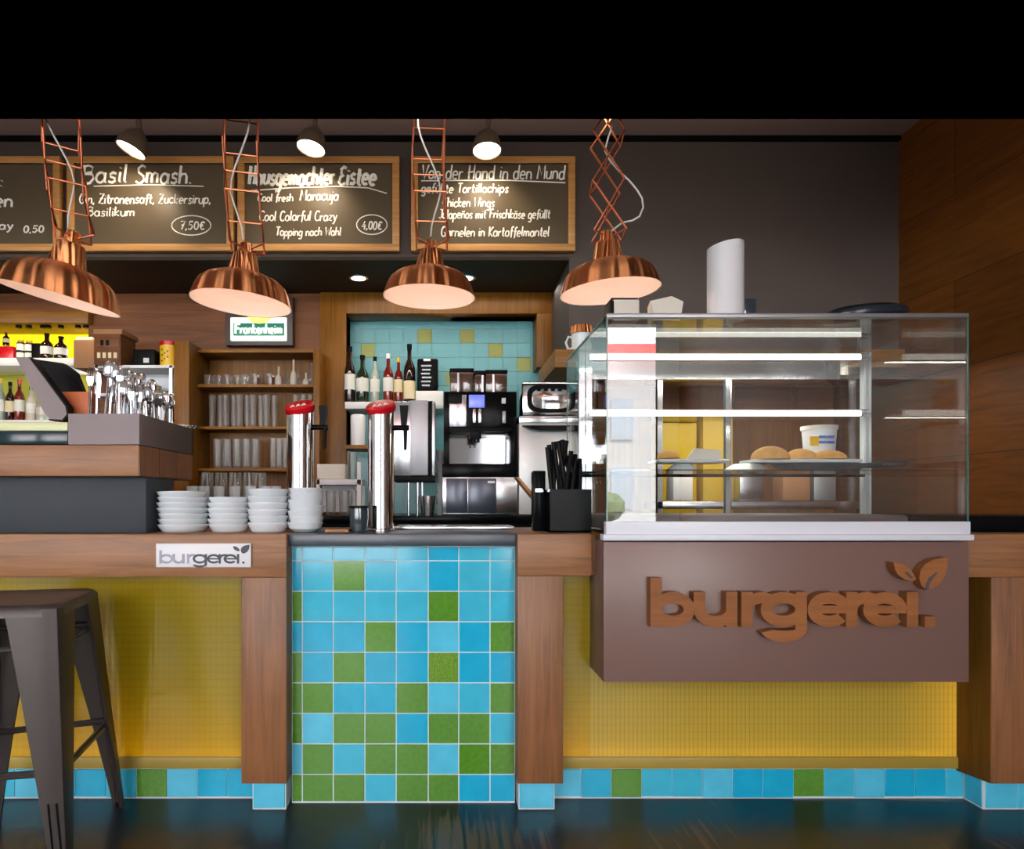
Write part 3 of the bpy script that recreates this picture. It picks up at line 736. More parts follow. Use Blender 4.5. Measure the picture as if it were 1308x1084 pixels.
# ------------------------------------------------------------------ beer towers
def tower(px0, px1, pt, label, r=1.11):
    cx, rad = X((px0+px1)/2, r), S((px1-px0)/2, r); zt = Z(pt, r); y = Yr(r)
    t = thing('beer_tower', label, 'beer tap', (cx, y, CT))
    MB().lathe([(0, 0), (rad*1.12, 0), (rad*1.12, .006), (rad, .010), (rad, zt-CT), (0, zt-CT)], (cx, y, CT+.001), 40).build('column', 'chrome', t)
    mb = MB(); mt = Euler((R(24), R(-9), 0)).to_matrix()
    mb.lathe([(0, -.016), (rad*1.0, -.016), (rad*1.14, -.006), (rad*1.14, .014), (rad*1.0, .022), (0, .023)], (cx, y, zt+.016), 36, mt); c = mb.build('cap', 'red_gloss', t)
    mb = MB()
    for k in (-1, 0, 1):
        pts = [mt @ Vector((k*rad*.42+a, -rad*.45+b, .0235)) for a, b in ((-.006, -.012), (0, .014), (.007, -.006), (-.004, -.002))]
        mb.tube([Vector((cx, y, zt+.016))+p for p in pts], .0028, 6)
    mb.build('cap_lettering', 'label_white', c)
    mb = MB()
    for k in range(9): mb.box(cx-.004, cx+.004, y-rad-.0006, y-rad+.002, zt-.06-k*.022-(.008 if k % 2 else .012), zt-.06-k*.022)
    mb.build('engraving', 'grey_metal', t)
    mb = MB(); mb.cyl((cx+rad*.9, y+.01, zt-.06), (cx+rad+.06, y+.01, zt-.06), .011, .011, 14)
    mb.cyl((cx+rad+.045, y+.01, zt-.055), (cx+rad+.045, y+.01, zt-.15), .009, .006, 12); f = mb.build('faucet', 'black', t)
    mb = MB(); mb.loft([[(cx+rad+.028, y, zt-.05), (cx+rad+.05, y, zt-.05), (cx+rad+.05, y+.02, zt-.05), (cx+rad+.028, y+.02, zt-.05)], [(cx+rad+.022, y-.004, zt+.03), (cx+rad+.058, y-.004, zt+.03), (cx+rad+.058, y+.024, zt+.03), (cx+rad+.022, y+.024, zt+.03)]])
    mb.build('tap_handle', 'black', t)
    return t
tower(470, 503.5, 527, 'steel beer tower with red cap standing free on the dark worktop')
tower(366.5, 400.5, 527, 'steel beer tower with red cap rising behind the stacked bowls', 1.15)

# ------------------------------------------------------------------ front worktop odds and ends
def jar(px0, px1, py0, r, name, m, label, cat, lid=None):
    cx, rad = X((px0+px1)/2, r), S((px1-px0)/2, r); h = Z(py0, r)-CT; y = Yr(r)
    t = thing(name, label, cat, (cx, y, CT+.001))
    MB().lathe([(0, 0), (rad*.82, 0), (rad*.9, .01), (rad, h*.6), (rad*.96, h*.9), (rad*.92, h*.9), (rad*.94, h*.6), (rad*.84, .014), (0, .012)], (cx, y, CT+.001), 28).build('body', m, t)
    if lid: MB().lathe([(0, h*.9), (rad*1.02, h*.9), (rad*1.02, h), (0, h)], (cx, y, CT+.001), 28).build('rim', lid, t)
    return t
M['smoky'] = mat('smoked_glass', (42, 52, 60), .08, coat=.4)
jar(446, 471, 646, 1.07, 'glass_jar', 'smoky', 'dark smoked glass jar beside the free standing beer tower', 'jar', 'black')
o = B(X(418, 1.07), X(447, 1.07), Yr(1.05), Yr(1.09), CT+.001, CT+.012, .001).build('coaster_stack', 'kraft'); tag(o, 'brown cardboard coaster stack between the bowls and the dark jar', 'coasters')
def cup_of_straws(px0, px1, ptop, r, spec, label):
    cx, rad = X((px0+px1)/2, r), S((px1-px0)/2, r); h = Z(ptop, r)-CT; y = Yr(r)
    t = thing('straw_holder', label, 'holder', (cx, y, CT+.001))
    MB().box(cx-rad, cx+rad, y-rad*.8, y-rad*.72, CT+.001, CT+h, .001, 1).box(cx-rad, cx+rad, y+rad*.72, y+rad*.8, CT+.001, CT+h).box(cx-rad, cx-rad*.92, y-rad*.72, y+rad*.72, CT+.001, CT+h).box(cx+rad*.92, cx+rad, y-rad*.72, y+rad*.72, CT+.001, CT+h).box(cx-rad, cx+rad, y-rad*.8, y+rad*.8, CT+.001, CT+.008).build('cup', 'black_gloss', t)
    return t, cx, y, rad, h
t, hx, hy, hrad, hh = cup_of_straws(699, 751, 625, 1.07, None, 'open black straw holder packed with black straws beside the case')
p = None
for i, (sx, stop) in enumerate([(697, 572), (703, 567), (707, 564), (712, 566), (715, 562), (719, 561), (723, 563), (727, 577), (731, 582), (735, 580), (739, 586), (744, 588), (709, 570), (717, 568), (733, 590), (741, 592)]):
    x0 = hx+(i % 6-2.5)*hrad*.28; y0 = hy+((i*5) % 7-3)*hrad*.18; xt, zt_ = X(sx, 1.07), Z(stop, 1.07)
    o = MB().tube([(x0*.7+xt*.3, y0, CT+.012), (xt*.5+x0*.5, y0, CT+.012+(zt_-CT)*.5), (xt, y0+.004, zt_)], .0092, 8).build('straw', 'black')
    tag(o, 'black paper straw bundled upright in the open straw holder', 'straw', 'black straws in the holder')
o = pbox(681, 697, 601, 678, 1.09, .06, .004); nb = thing('napkin_dispenser', 'tall black dispenser beside the straw holder', 'dispenser', (X(689, 1.09), Yr(1.09), CT)); o = o.build('body', 'black_gloss', nb)
pbox(684, 694, 624, 628, 1.088, .004).build('chrome_slot', 'chrome', nb)
mb = MB().prism([(X(a, 1.12), Z(b, 1.12)) for a, b in ((659, 609), (663, 609), (690, 640), (690, 660), (686, 660), (686, 642))], Yr(1.12), Yr(1.12)+.09)
o = mb.build('menu_card', 'kraft'); tag(o, 'beige bent menu card tucked behind the tall black dispenser', 'menu card')
mb = MB()
for k, (a, b, c) in enumerate(((505, 560, 0), (566, 592, .02), (600, 655, .0))): mb.box(X(a, 1.2), X(b, 1.2), Yr(1.19)+c, Yr(1.2)+.02+c, CT+.001, CT+.010)
o = B(X(505, 1.18), X(655, 1.18), Yr(1.15), Yr(1.25), CT+.001, CT+.014, .003).build('drip_grille', 'steel'); tag(o, 'flat steel drip grille let into the dark worktop', 'drip tray')

# ------------------------------------------------------------------ back counter and machines
RK = 1.5; YK = Yr(RK); ZK = Z(659, RK)
bk = thing('back_counter', 'long dark counter carrying the machines behind the bar', 'counter', (-.3, YK, 0))
B(-3.4, .81, YK, YW-.04, ZK-.04, ZK, .003).build('worktop', 'black_gloss', bk)
B(-3.4, .81, YK+.02, YW-.04, .1, ZK-.041).build('cabinet', 'black', bk)
B(X(500, RK), X(650, RK), YK+.004, YK+.02, ZK-.10, ZK-.075, .002).build('handle_rail', 'steel', bk)
# coffee machine
r_ = 1.52; yc = Yr(r_)
cm = thing('coffee_machine', 'automatic coffee machine with blue screen and three bean hoppers', 'coffee machine', (X(613, r_), yc, ZK))
bx = lambda a, b, c, d, rr=r_, dep=.38, bv=.003: pbox(a, b, c, d, rr, dep, bv)
mb = MB(); pbox(567, 660, 500, 552, 1.535, .36, .004, mb); pbox(567, 574, 552, 592, 1.525, .36, .002, mb); pbox(652, 660, 552, 592, 1.525, .36, .002, mb); pbox(565, 661, 592, 609, 1.525, .36, .003, mb); mb.build('body', 'black_gloss', cm)
pbox(573, 653, 550, 593, 1.60, .02).build('splash_back', 'chrome', cm)
mb = MB(); pbox(565, 661, 609, 657, 1.525, .36, .004, mb); mb.build('base_unit', 'steel', cm)
pbox(598, 634, 611, 655, 1.52, .01, .002).build('service_door', 'denim', cm)
pbox(570, 597, 611, 655, 1.521, .01, .002).build('waste_door', 'denim', cm, 'dark reflective door')
pbox(623, 632, 614, 617, 1.518, .004).build('badge', 'label_white', cm)
pbox(574, 596, 504, 545, 1.525, .02, .004).build('milk_module', 'steel', cm)
pbox(573, 590, 503, 515, 1.518, .03, .004).build('milk_spout', 'black', cm)
pbox(599, 619, 504, 520, 1.528, .02, .002).build('screen', 'screen', cm)
for a in (604, 611): pbox(a, a+4, 522, 540, 1.528, .02, .002).build('button_strip', 'steel', cm)
pbox(641, 646, 508, 515, 1.53, .02, .001).build('label_plate', 'label_white', cm)
pbox(642, 646, 525, 540, 1.53, .02, .001).build('switch_strip', 'grey_metal', cm)
mb = MB(); pbox(600, 615, 548, 560, 1.51, .06, .006, mb); mb.cyl((X(605, 1.52), Yr(1.52), Z(559, 1.52)), (X(605, 1.52), Yr(1.52), Z(565, 1.52)), .008); mb.cyl((X(611, 1.52), Yr(1.52), Z(559, 1.52)), (X(611, 1.52), Yr(1.52), Z(565, 1.52)), .008); mb.build('dispenser_spout', 'black', cm)
pbox(575, 653, 546, 551, 1.518, .03, .002).build('spout_rail', 'black', cm)
for a, b, c in ((575, 605, 470), (606, 619, 473), (620, 648, 472)):
    h_ = pbox(a, b, c+4, 502, 1.54, .15, .012).build('bean_hopper', 'hopper', cm)
    pbox(a-.5, b+.5, c, c+4.5, 1.54, .155, .004).build('hopper_lid', 'black', h_)
    pbox(a+9, a+11.5, c+6, 501, 1.539, .004).build('hopper_seam', 'steel', h_)
# hot water / towel dispenser
r_ = 1.53
hw = thing('water_boiler', 'tall steel hot water boiler behind the free standing beer tower', 'boiler', (X(530, r_), Yr(r_), ZK))
pbox(503, 556, 512, 608, r_, .26, .006).build('body', 'steel', hw)
pbox(524, 547, 511, 607, r_-.012, .03, .004).build('front_panel', 'grey_metal', hw)
pbox(547.5, 552, 512, 607, r_-.008, .02, .001).build('trim_strip', 'black', hw)
pbox(503, 556, 607, 615, r_-.005, .25, .003).build('foot', 'black', hw)
mb = MB()
for a in (521, 533, 539): mb.cyl((X(a, r_), Yr(r_)+.08, ZK), (X(a, r_), Yr(r_)+.08, Z(614, r_)), .008)
mb.build('legs_frame', 'steel', hw)
mb = MB(); mb.lathe([(0, 0), (.034, 0), (.046, .11), (.044, .11), (.03, .006), (0, .006)], (X(546, 1.51), Yr(1.51)+.02, ZK+.001), 24)
o = mb.build('milk_jug', 'steel'); tag(o, 'open steel milk jug standing under the water boiler', 'jug')
mb = MB().lathe([(0, 0), (.05, 0), (.062, .028), (.06, .028), (.045, .006), (0, .006)], (X(551, 1.505), Yr(1.505)-.0+.03, ZK+.001), 24)
# toaster and fridge
r_ = 1.52
fg = thing('under_counter_fridge', 'pale steel fridge with black handle beside the coffee machine', 'fridge', (X(700, r_), Yr(r_), ZK))
pbox(663, 745, 540, 657, r_, .34, .004).build('body', 'fridge', fg)
pbox(663, 745, 531, 540, r_-.004, .34, .003).build('top_band', 'steel', fg)
mb = MB().prism([(X(a, r_-.02), Z(b, r_-.02)) for a, b in ((668, 543), (745, 543), (745, 549.5), (690, 549.5), (676, 547.5))], Yr(r_-.02), Yr(r_)+.002); mb.build('handle', 'black', fg)
ts = thing('toaster', 'chrome toaster with dark oval window on top of the pale fridge', 'toaster', (X(695, r_), Yr(r_), Z(531, r_)))
pbox(667, 742, 487, 530.5, r_, .25, .012).build('body', 'chrome', ts)
fr_ = MB()
pts = []
for k in range(24):
    a = 2*pi*k/24; ex = .55
    pts.append((704+31*math.copysign(abs(cos(a))**ex, cos(a)), 509+18*math.copysign(abs(sin(a))**ex, sin(a))))
q = [(704+(a-704)*.8, 509+(b-509)*.72) for a, b in pts]
rings = []
for (a, b), (c, d) in zip(pts+pts[:1], q+q[:1]):
    rings.append([(X(a, r_), Yr(r_)-.006, Z(b, r_)), (X(c, r_), Yr(r_)-.006, Z(d, r_)), (X(c, r_), Yr(r_)+.001, Z(d, r_)), (X(a, r_), Yr(r_)+.001, Z(b, r_))])
fr_.loft(rings, False, False); fr_.build('window_frame', 'black', ts)
mb = MB()
for k in range(4): pbox(686+k*9, 691+k*9, 492, 499, r_-.002, .003, 0, mb)
mb.build('vent_slots', 'black', ts)

# ------------------------------------------------------------------ bottles and back shelf
def bottle(px, w, pt, pb, r, glassm, labm, capm, label, group=None, lz=(.22, .5)):
    cx, rad = X(px, r), S(w/2, r); h = S(pb-pt, r); z0 = Z(pb, r)+.001; y = Yr(r)
    t = thing('bottle', label, 'bottle', (cx, y, z0), group)
    MB().lathe([(0, 0), (rad*.92, 0), (rad, h*.02), (rad, h*.55), (rad*.85, h*.63), (rad*.38, h*.74), (rad*.34, h*.92), (0, h*.92)], (cx, y, z0), 18).build('glass_body', glassm, t)
    MB().lathe([(rad*1.015, h*lz[0]), (rad*1.02, h*lz[0]+.001), (rad*1.02, h*lz[1]), (rad*1.015, h*lz[1])], (cx, y, z0), 18).build('paper_label', labm, t)
    MB().lathe([(0, h*.90), (rad*.40, h*.90), (rad*.42, h), (0, h)], (cx, y, z0), 14).build('cap', capm, t)
    return t
RSH = 1.84
sh = thing('wall_shelf', 'white shelf carrying spirit bottles in front of the teal tiles', 'shelf', (X(500, RSH), Yr(RSH), Z(523, RSH)))
B(X(438, RSH)+.02, X(566, RSH), Yr(RSH)-.05, YT-.001, Z(523, RSH), Z(514.5, RSH), .002).build('board', 'white', sh)
rb = RSH+.01
bottle(447, 14, 443, 514, rb, 'amber_glass', 'label_white', 'black', 'dark spirit bottle next to the wooden frame on the white shelf')
bottle(463, 16, 454, 514, rb, 'green_bottle', 'label_white', 'black', 'broad dark green bottle, second from the wooden frame')
bottle(479, 12, 456, 514, rb, 'clear_bottle', 'label_white', 'black', 'slim pale bottle with white label, third from the frame')
bottle(496, 13, 452, 514, rb, 'red_bottle', 'label_white', 'white', 'red spirit bottle with white cap above the red tap cap')
bottle(509, 11, 457, 514, rb, 'red_bottle', 'label_cream', 'tin_yellow', 'red bottle with a yellow-green cap on the white shelf')
bottle(523, 15, 440, 514, rb, 'amber_glass', 'label_cream', 'black', 'tallest dark bottle with cream label beside the black canister', lz=(.05, .36))
wb = pbox(531, 566, 499, 514, RSH-.005, .14, .002).build('storage_box', 'white'); tag(wb, 'flat white box under the black canister on the white shelf', 'box')
cn = thing('canister', 'black canister with pale printed label on the flat white box', 'canister', (X(546, RSH), Yr(RSH), Z(499, RSH)))
pbox(533, 559.5, 457.5, 498.7, RSH, .10, .012).build('body', 'black', cn)
mb = MB()
for k in range(6): pbox(538+(k % 2), 551-(k % 3), 466+k*5, 468+k*5, RSH-.001, .003, 0, mb)
mb.build('printed_label', 'grey_metal', cn); pbox(541, 550, 458, 461, RSH-.001, .003).build('top_sticker', 'label_white', cn)
o = thing('bottle', 'small yellow-green jar between the canister and the bean hoppers', 'bottle', (X(564, RSH), Yr(RSH), Z(499, RSH)))
# glasses, small rack and cups behind the towers
def tumbler_mb(rad, h, c=(0,0,0)): return MB().lathe([(0, 0), (rad*.85, 0), (rad, h), (rad*.94, h), (rad*.8, h*.08), (0, h*.08)], c, 16)
bpy.data.objects.remove(o)
r_ = 1.5
rk = thing('glass_rack', 'white two-tier rack holding glasses behind the bar', 'rack', (X(432, r_), Yr(r_), ZK))
B(X(404, r_), X(462, r_), Yr(r_), Yr(r_)+.2, Z(619, r_), Z(612, r_), .002).build('tier', 'white', rk)
B(X(456, r_), X(461, r_), Yr(r_), Yr(r_)+.02, ZK, Z(590, r_)).build('post', 'white', rk); B(X(404, r_), X(408, r_), Yr(r_), Yr(r_)+.02, ZK, Z(612, r_)).build('post', 'white', rk); B(X(404, r_), X(461, r_), Yr(r_)+.18, Yr(r_)+.2, ZK+.02, Z(612, r_)).build('back_board', 'white', rk)
o = pbox(405, 441, 592.5, 611.5, r_+.01, .08, .002).build('carton', 'paper'); tag(o, 'white printed carton lying on the rack tier', 'carton')
pr = tumbler_mb(S(7, r_), S(36, r_)).build('tumbler', 'drink_glass'); pr.location = (X(448, r_), Yr(r_)+.06, Z(611.5, r_)); tag(pr, 'clear tumbler on the rack tier next to the printed carton', 'glass', 'glasses behind the beer tower')
for i, (px, py) in enumerate(((420, 657), (437, 657), (449, 657))):
    d = dup(pr, (X(px, r_), Yr(r_)+.07, ZK+.001), ['clear tumbler under the rack near the stacked bowls', 'clear tumbler under the middle of the rack', 'clear tumbler under the rack behind the smoked jar'][i]); d.scale = (1, 1, .9)
os_ = thing('corner_shelf', 'small orange wooden bracket shelf behind the beer tower', 'shelf', (X(455, 1.75), Yr(1.75), Z(572, 1.75)))
B(X(441, 1.75), X(476, 1.75), Yr(1.75), YW-.03, Z(573, 1.75), Z(568, 1.75), .002).build('board', 'amberX', os_)
pt_ = MB().lathe([(0, 0), (S(9, 1.75), 0), (S(9.5, 1.75), S(38, 1.75)), (S(8, 1.75), S(40, 1.75)), (0, S(40, 1.75))], (0,0,0), 20).build('glass_canister', 'white_metal'); pt_.location = (X(456, 1.76), Yr(1.78), Z(568, 1.75)+.001); tag(pt_, 'pale frosted canister on the orange bracket shelf', 'canister')
cups = MB().lathe([(0, 0), (.017, 0), (.027, .05), (.028, .062), (.025, .06), (.014, .006), (0, .006)], (0,0,0), 20).build('coffee_cup', 'porcelain')
for i in range(6):
    loc = (X(562.5, 1.6), Yr(1.6), ZK+.001+i*.063)
    lb = 'white coffee cup, %s of the column beside the coffee machine' % ('lowest' if i == 0 else 'topmost' if i == 5 else ORD[i+1]+' from the bottom')
    if i == 0: cups.location = loc; tag(cups, lb, 'cup', 'cups stacked beside the coffee machine')
    else: dup(cups, loc, lb)

# ------------------------------------------------------------------ wooden glass cabinet
RCF = 1.78; yf = Yr(RCF); yb = YW-.002
gc = thing('glass_cabinet', 'open amber wooden cabinet with shelves of glasses below the beer sign', 'cabinet', (X(330, RCF), yf, 0))
xa, xb_ = X(250, RCF), X(408, RCF)
B(xb_-S(8, RCF), xb_, yf, yb, ZK+.001, Z(446, RCF), .002).build('side', 'amberZ', gc)
RU = RCF-.06; B(X(222, RU), X(250, RCF)+.012, Yr(RU), yb, ZK+.001, Z(435, RU), .003).build('side', 'amberZ', gc, 'thick upright beside the metal rack')
B(xa+.012, xb_-S(8, RCF), yf, yb, Z(450, RCF), Z(446, RCF), .002).build('top', 'amberX', gc)
B(xa+.012, xb_-S(8, RCF), yb-.012, yb, ZK+.001, Z(450, RCF)).build('back', 'amberZ', gc)
shz = [Z(494, RCF), Z(548, RCF), Z(601.5, RCF), Z(650, RCF)]
for z in shz: B(xa+.012, xb_-S(8, RCF), yf+.004, yb-.012, z, z+.018, .002).build('shelf', 'amberX', gc)
rg = RCF+.035
GR = ['glasses on the top shelf of the cabinet', 'tall glasses on the second shelf', 'glasses on the third shelf', 'glasses on the lowest shelf']
z1 = shz[0]+.019
pr = tumbler_mb(S(7, rg), S(14, rg)).build('glass_cup', 'drink_glass'); tag(pr, '', 'cup')
for i, px in enumerate((268, 280, 292, 304, 314)):
    lb = 'small clear glass cup, %s from the upright on the top shelf' % ORD[i+1]
    o = pr if i == 0 else dup(pr)
    o.location = (X(px, rg), Yr(rg)+.02*(i % 2), z1); o['label'] = lb; o['group'] = GR[0]
for i, px in enumerate((327, 346)):
    t = thing('tea_glass', ['red tea light glass beside the glass cups on the top shelf', 'red tea light glass near the bud vases on the top shelf'][i], 'glass', (X(px, rg), Yr(rg), z1), 'red glasses on the top shelf')
    tumbler_mb(S(7.5, rg), S(15, rg), (X(px, rg), Yr(rg), z1)).build('glass_wall', 'drink_glass', t)
    MB().lathe([(0, .004), (S(5.6, rg), .004), (S(6.2, rg), S(10, rg)), (0, S(10, rg))], (X(px, rg), Yr(rg), z1+.002), 16).build('red_content', 'red_bottle', t)
M['frost'] = mat('frosted_glass', (190, 180, 168), .2)
for i, (px, top) in enumerate(((356, 466), (366, 472), (375, 457), (382, 471), (391, 474), (398, 461))):
    h = S(491-top, rg); rad = S(4.5, rg)
    o = MB().lathe([(0, 0), (rad, 0), (rad*1.05, h*.25), (rad*.9, h*.45), (rad*.3, h*.6), (rad*.3, h), (rad*.2, h), (0, h*.6)], (0,0,0), 14).build('bud_vase', 'drink_glass' if i % 2 else 'frost')
    o.location = (X(px, rg), Yr(rg), z1); tag(o, 'slim glass bud vase, %s from the red glasses on the top shelf' % ORD[i+1], 'vase', 'bud vases on the top shelf')
z2 = shz[1]+.019
pr = tumbler_mb(S(4.2, rg), S(42, rg)).build('tall_glass', 'drink_glass'); tag(pr, '', 'glass')
for i in range(10):
    o = pr if i == 0 else dup(pr)
    o.location = (X(271+i*8.7, rg), Yr(rg)+.03*(i % 2), z2); o['label'] = 'tall clear glass, %s from the upright on the second shelf' % ORD[i+1]; o['group'] = GR[1]
for i, px in enumerate((378, 388, 397)):
    dup(pr, (X(px, rg), Yr(rg), z2), 'tall clear glass, %s of three behind the red tap cap' % ORD[i+1], 'tall glasses behind the tap')
z3 = shz[2]+.019
pr = tumbler_mb(S(6, rg), S(38, rg)).build('tall_glass', 'drink_glass'); tag(pr, '', 'glass')
for i, px in enumerate((278, 290, 303, 315, 327)):
    o = pr if i == 0 else dup(pr)
    o.location = (X(px, rg), Yr(rg), z3); o['label'] = 'clear highball glass, %s from the upright on the third shelf' % ORD[i+1]; o['group'] = GR[2]
for i, px in enumerate((349, 357, 365)):
    d = dup(pr, (X(px, rg), Yr(rg), z3), 'clear highball glass, %s in the huddle beside the beer tower' % ORD[i+1], 'highball glasses beside the tower'); d.scale = (.75, .75, 1.03)
# glasses and cups right behind the plates, on the back counter
rg = 1.52
pr = MB().lathe([(0, 0), (S(8.6, rg), 0), (S(7.2, rg), S(38, rg)), (S(6.6, rg), S(38, rg)), (S(8, rg), .004), (0, .004)], (0,0,0), 18).build('beer_glass', 'drink_glass'); tag(pr, '', 'glass')
for i, px in enumerate((263, 281, 299, 317, 331)):
    o = pr if i == 0 else dup(pr)
    o.location = (X(px, rg), Yr(rg)+.02, Z(641, rg)); o['label'] = 'upturned beer glass, %s in the row behind the plate stacks' % ORD[i+1]; o['group'] = 'beer glasses behind the plates'
cr = thing('bar_caddy', 'dark glass caddy tray behind the plate stacks', 'tray', (X(300, rg), Yr(rg), ZK))
B(X(245, rg), X(362, rg), Yr(rg)-.03, Yr(rg)+.09, ZK+.001, Z(641, rg)-.002, .003).build('tray', 'black_gloss', cr)
pr = None
for i, px in enumerate((247, 262, 281, 301, 321, 341, 353)):
    if pr is None:
        pr = MB().lathe([(0, 0), (S(6.5, 1.4), 0), (S(7.2, 1.4), S(22, 1.4)), (S(6.8, 1.4), S(22, 1.4)), (S(6, 1.4), .004), (0, .004)], (0,0,0), 18).build('espresso_cup', 'porcelain'); tag(pr, '', 'cup'); o = pr
    else: o = dup(pr)
    o.location = (X(px, 1.46), Yr(1.46)-.015, ZK+.001 if 0 else Z(642, 1.46)); o['label'] = 'white cup, %s from the slate plinth behind the plate stacks' % ORD[i+1]; o['group'] = 'white cups behind the plates'
B(X(238, 1.46), X(362, 1.46), Yr(1.46)-.06, Yr(1.46)+.03, Z(650, 1.46), Z(642, 1.46)-.001, .002).build('cup_tray', 'steel', cr)

# ------------------------------------------------------------------ beer sign
bsn = thing('beer_sign', 'backlit green and white beer sign on the wooden wall above the cabinet', 'sign', (X(335, RW), YW, Z(420, RW)))
M['dark_frame'] = mat('dark_brown_casing', (52, 36, 30), .5)
pbox(288, 374, 378, 441, RW-.03, .06, .004).build('casing', 'dark_frame', bsn)
pbox(294, 366, 405, 435, RW-.036, .02, .006).build('light_face', 'sign_white', bsn)
pbox(298, 363, 412.5, 428.5, RW-.038, .006, .001).build('green_field', 'sign_green', bsn)
MB().prism([(X(331+15*cos(R(a)), RW-.04), Z(404-9*sin(R(a)), RW-.04)) for a in range(180, 361, 15)], Yr(RW-.04), Yr(RW-.037)).build('badge', 'sign_yellow', bsn)

# ------------------------------------------------------------------ lit shelves at the far end
RN = RW+.06
ns = thing('back_shelf', 'built-in shelf with backlit yellow rear wall at the bar end', 'shelf', (-2.3, YW, Z(470, RW)))
B(XL, xsh1, YW+.24, YW+.26, Z(470, RN), Z(405, RN)).build('backlit_panel', 'yellow_glow', ns)
B(XL, xsh1, YW+.24, YW+.26, Z(560, RN), Z(470, RN)).build('rear_panel', 'olive_back', ns)
B(XL, xsh1, YW-.10, YW+.24, Z(471, RW), Z(461, RW), .003).build('board', 'white', ns)
B(XL, xsh1+.03, YW-.06, YW+.24, Z(413, RW-.02), Z(397, RW-.02), .003).build('top_board', 'amberX', ns)
B(XL, xsh1, YW-.08, YW+.24, Z(548, RW), Z(538, RW), .003).build('lower_board', 'white', ns)
for px in (24, 37, 55, 62, 78, 100, 110): MB().cyl((X(px, RW), YW+.0, Z(412, RW)), (X(px, RW), YW+.0, Z(419, RW)), .016, .02, 10).build('glass_hook', 'black', ns)
rb = RW+.0
def put(fn): fn
zt = 461
o = pbox(-12, 17, 442, zt-.5, rb, .1, .003).build('box', 'red_gloss'); tag(o, 'red box on the upper lit shelf', 'box')
bottle(8, 8, 424, 442, rb+.03, 'amber_glass', 'label_cream', 'red_gloss', 'small dark bottle standing on the red box')
for i, (a, b, t0) in enumerate(((18, 28, 433), (29, 39, 434))):
    t = thing('jar', ['jar with pale green labels next to the red box', 'jar with pale green labels beside the low dark box'][i], 'jar', (X((a+b)/2, rb), Yr(rb), Z(zt, rb)), 'labelled jars on the lit shelf')
    c = (X((a+b)/2, rb), Yr(rb)+.03, Z(zt, rb)+.001); rad = S((b-a)/2, rb); h = S(zt-t0, rb)
    MB().lathe([(0, 0), (rad, 0), (rad, h*.85), (rad*.7, h*.9), (0, h*.9)], c, 18).build('body', 'green_bottle', t)
    for z in (.1, .5): MB().lathe([(rad*1.02, h*z), (rad*1.02, h*(z+.3)), (rad*1.01, h*(z+.3)), (rad*1.01, h*z)], c, 18).build('sticker', 'label_white', t)
    MB().lathe([(0, h*.88), (rad*.75, h*.88), (rad*.75, h), (0, h)], c, 16).build('lid', 'tin_yellow', t)
o = pbox(40, 52, 438, zt-.5, rb, .08, .003).build('box', 'black'); tag(o, 'low dark box between the jars and the big dark bottle', 'box')
bottle(60, 15, 426, zt, rb, 'amber_glass', 'label_white', 'black', 'big dark bottle with white label on the upper lit shelf')
bottle(78, 16, 430, zt, rb, 'amber_glass', 'label_white', 'black', 'squat dark bottle with white label beside the cardboard box')
bx_ = thing('cardboard_box', 'open cardboard box on the lit shelf beside the drawer box', 'box', (X(107, 1.78), Yr(1.78), Z(470, 1.78)))
pbox(94, 120, 434, 470, 1.78, .2, .002).build('carton', 'kraft', bx_)
pbox(97, 118, 430, 435, 1.80, .12, .004).build('paper_filling', 'paper', bx_)
# lower bottles
zt = 537.5
bottle(1, 10, 484, zt, rb, 'clear_bottle', 'label_white', 'tin_yellow', 'pale bottle with white label at the photo edge of the lower shelf')
bottle(13, 11, 488, zt, rb, 'amber_glass', 'label_cream', 'black', 'dark bottle with cream label on the lower shelf')
bottle(25, 12, 485, zt, rb, 'red_bottle', 'label_white', 'red_gloss', 'reddish bottle with white label on the lower shelf')
bottle(40, 12, 494, zt, rb, 'frost', 'label_white', 'amber_glass', 'white frosted bottle beside the reddish bottle on the lower shelf')
bottle(55, 15, 505, zt, rb, 'clear_bottle', 'frost', 'frost', 'clear stout decanter half hidden by the slanted till stand')

# metal rack with boxes
rr = 1.72; yy = Yr(rr)
mr_ = thing('metal_rack', 'steel rack with two tiers behind the cutlery', 'rack', (X(175, rr), yy, ZK))
for py in (466, 502, 540): B(X(120, rr), X(222, rr), yy, yy+.22, Z(py+4, rr), Z(py, rr), .002).build('tier', 'white_metal', mr_)
for px in (121, 216): B(X(px, rr), X(px, rr)+.02, yy, yy+.02, ZK, Z(466, rr)).build('post', 'steel', mr_)
B(X(122, rr), X(216, rr), yy+.2, yy+.215, Z(502, rr), Z(470, rr)).build('rear_panel', 'grey_metal', mr_)
dp = thing('ice_crate', 'pale lit crate inside the lower tier of the steel rack', 'crate', (X(180, rr), yy, Z(530, rr)))
pbox(148, 213, 507, 539.5, rr+.01, .16, .003).build('body', 'white_metal', dp)
pbox(160, 206, 512, 535, rr+.008, .005).build('mesh_front', 'grey_metal', dp)
o = pbox(146, 200, 482, 495, rr+.02, .08, .003).build('card_box', 'label_cream'); tag(o, 'long cream box on the middle tier of the steel rack', 'box')
o.location.z -= Z(495, rr+.02)-Z(502, rr)-.001
db = thing('drawer_box', 'brown wooden box with two drawers on top of the steel rack', 'box', (X(140, rr), yy, Z(466, rr)))
pbox(120, 154, 426, 465.8, rr-.01, .2, .003).build('body', 'walnut', db)
pbox(119, 156, 420, 426.5, rr-.012, .22, .003).build('lid', 'kraft', db)
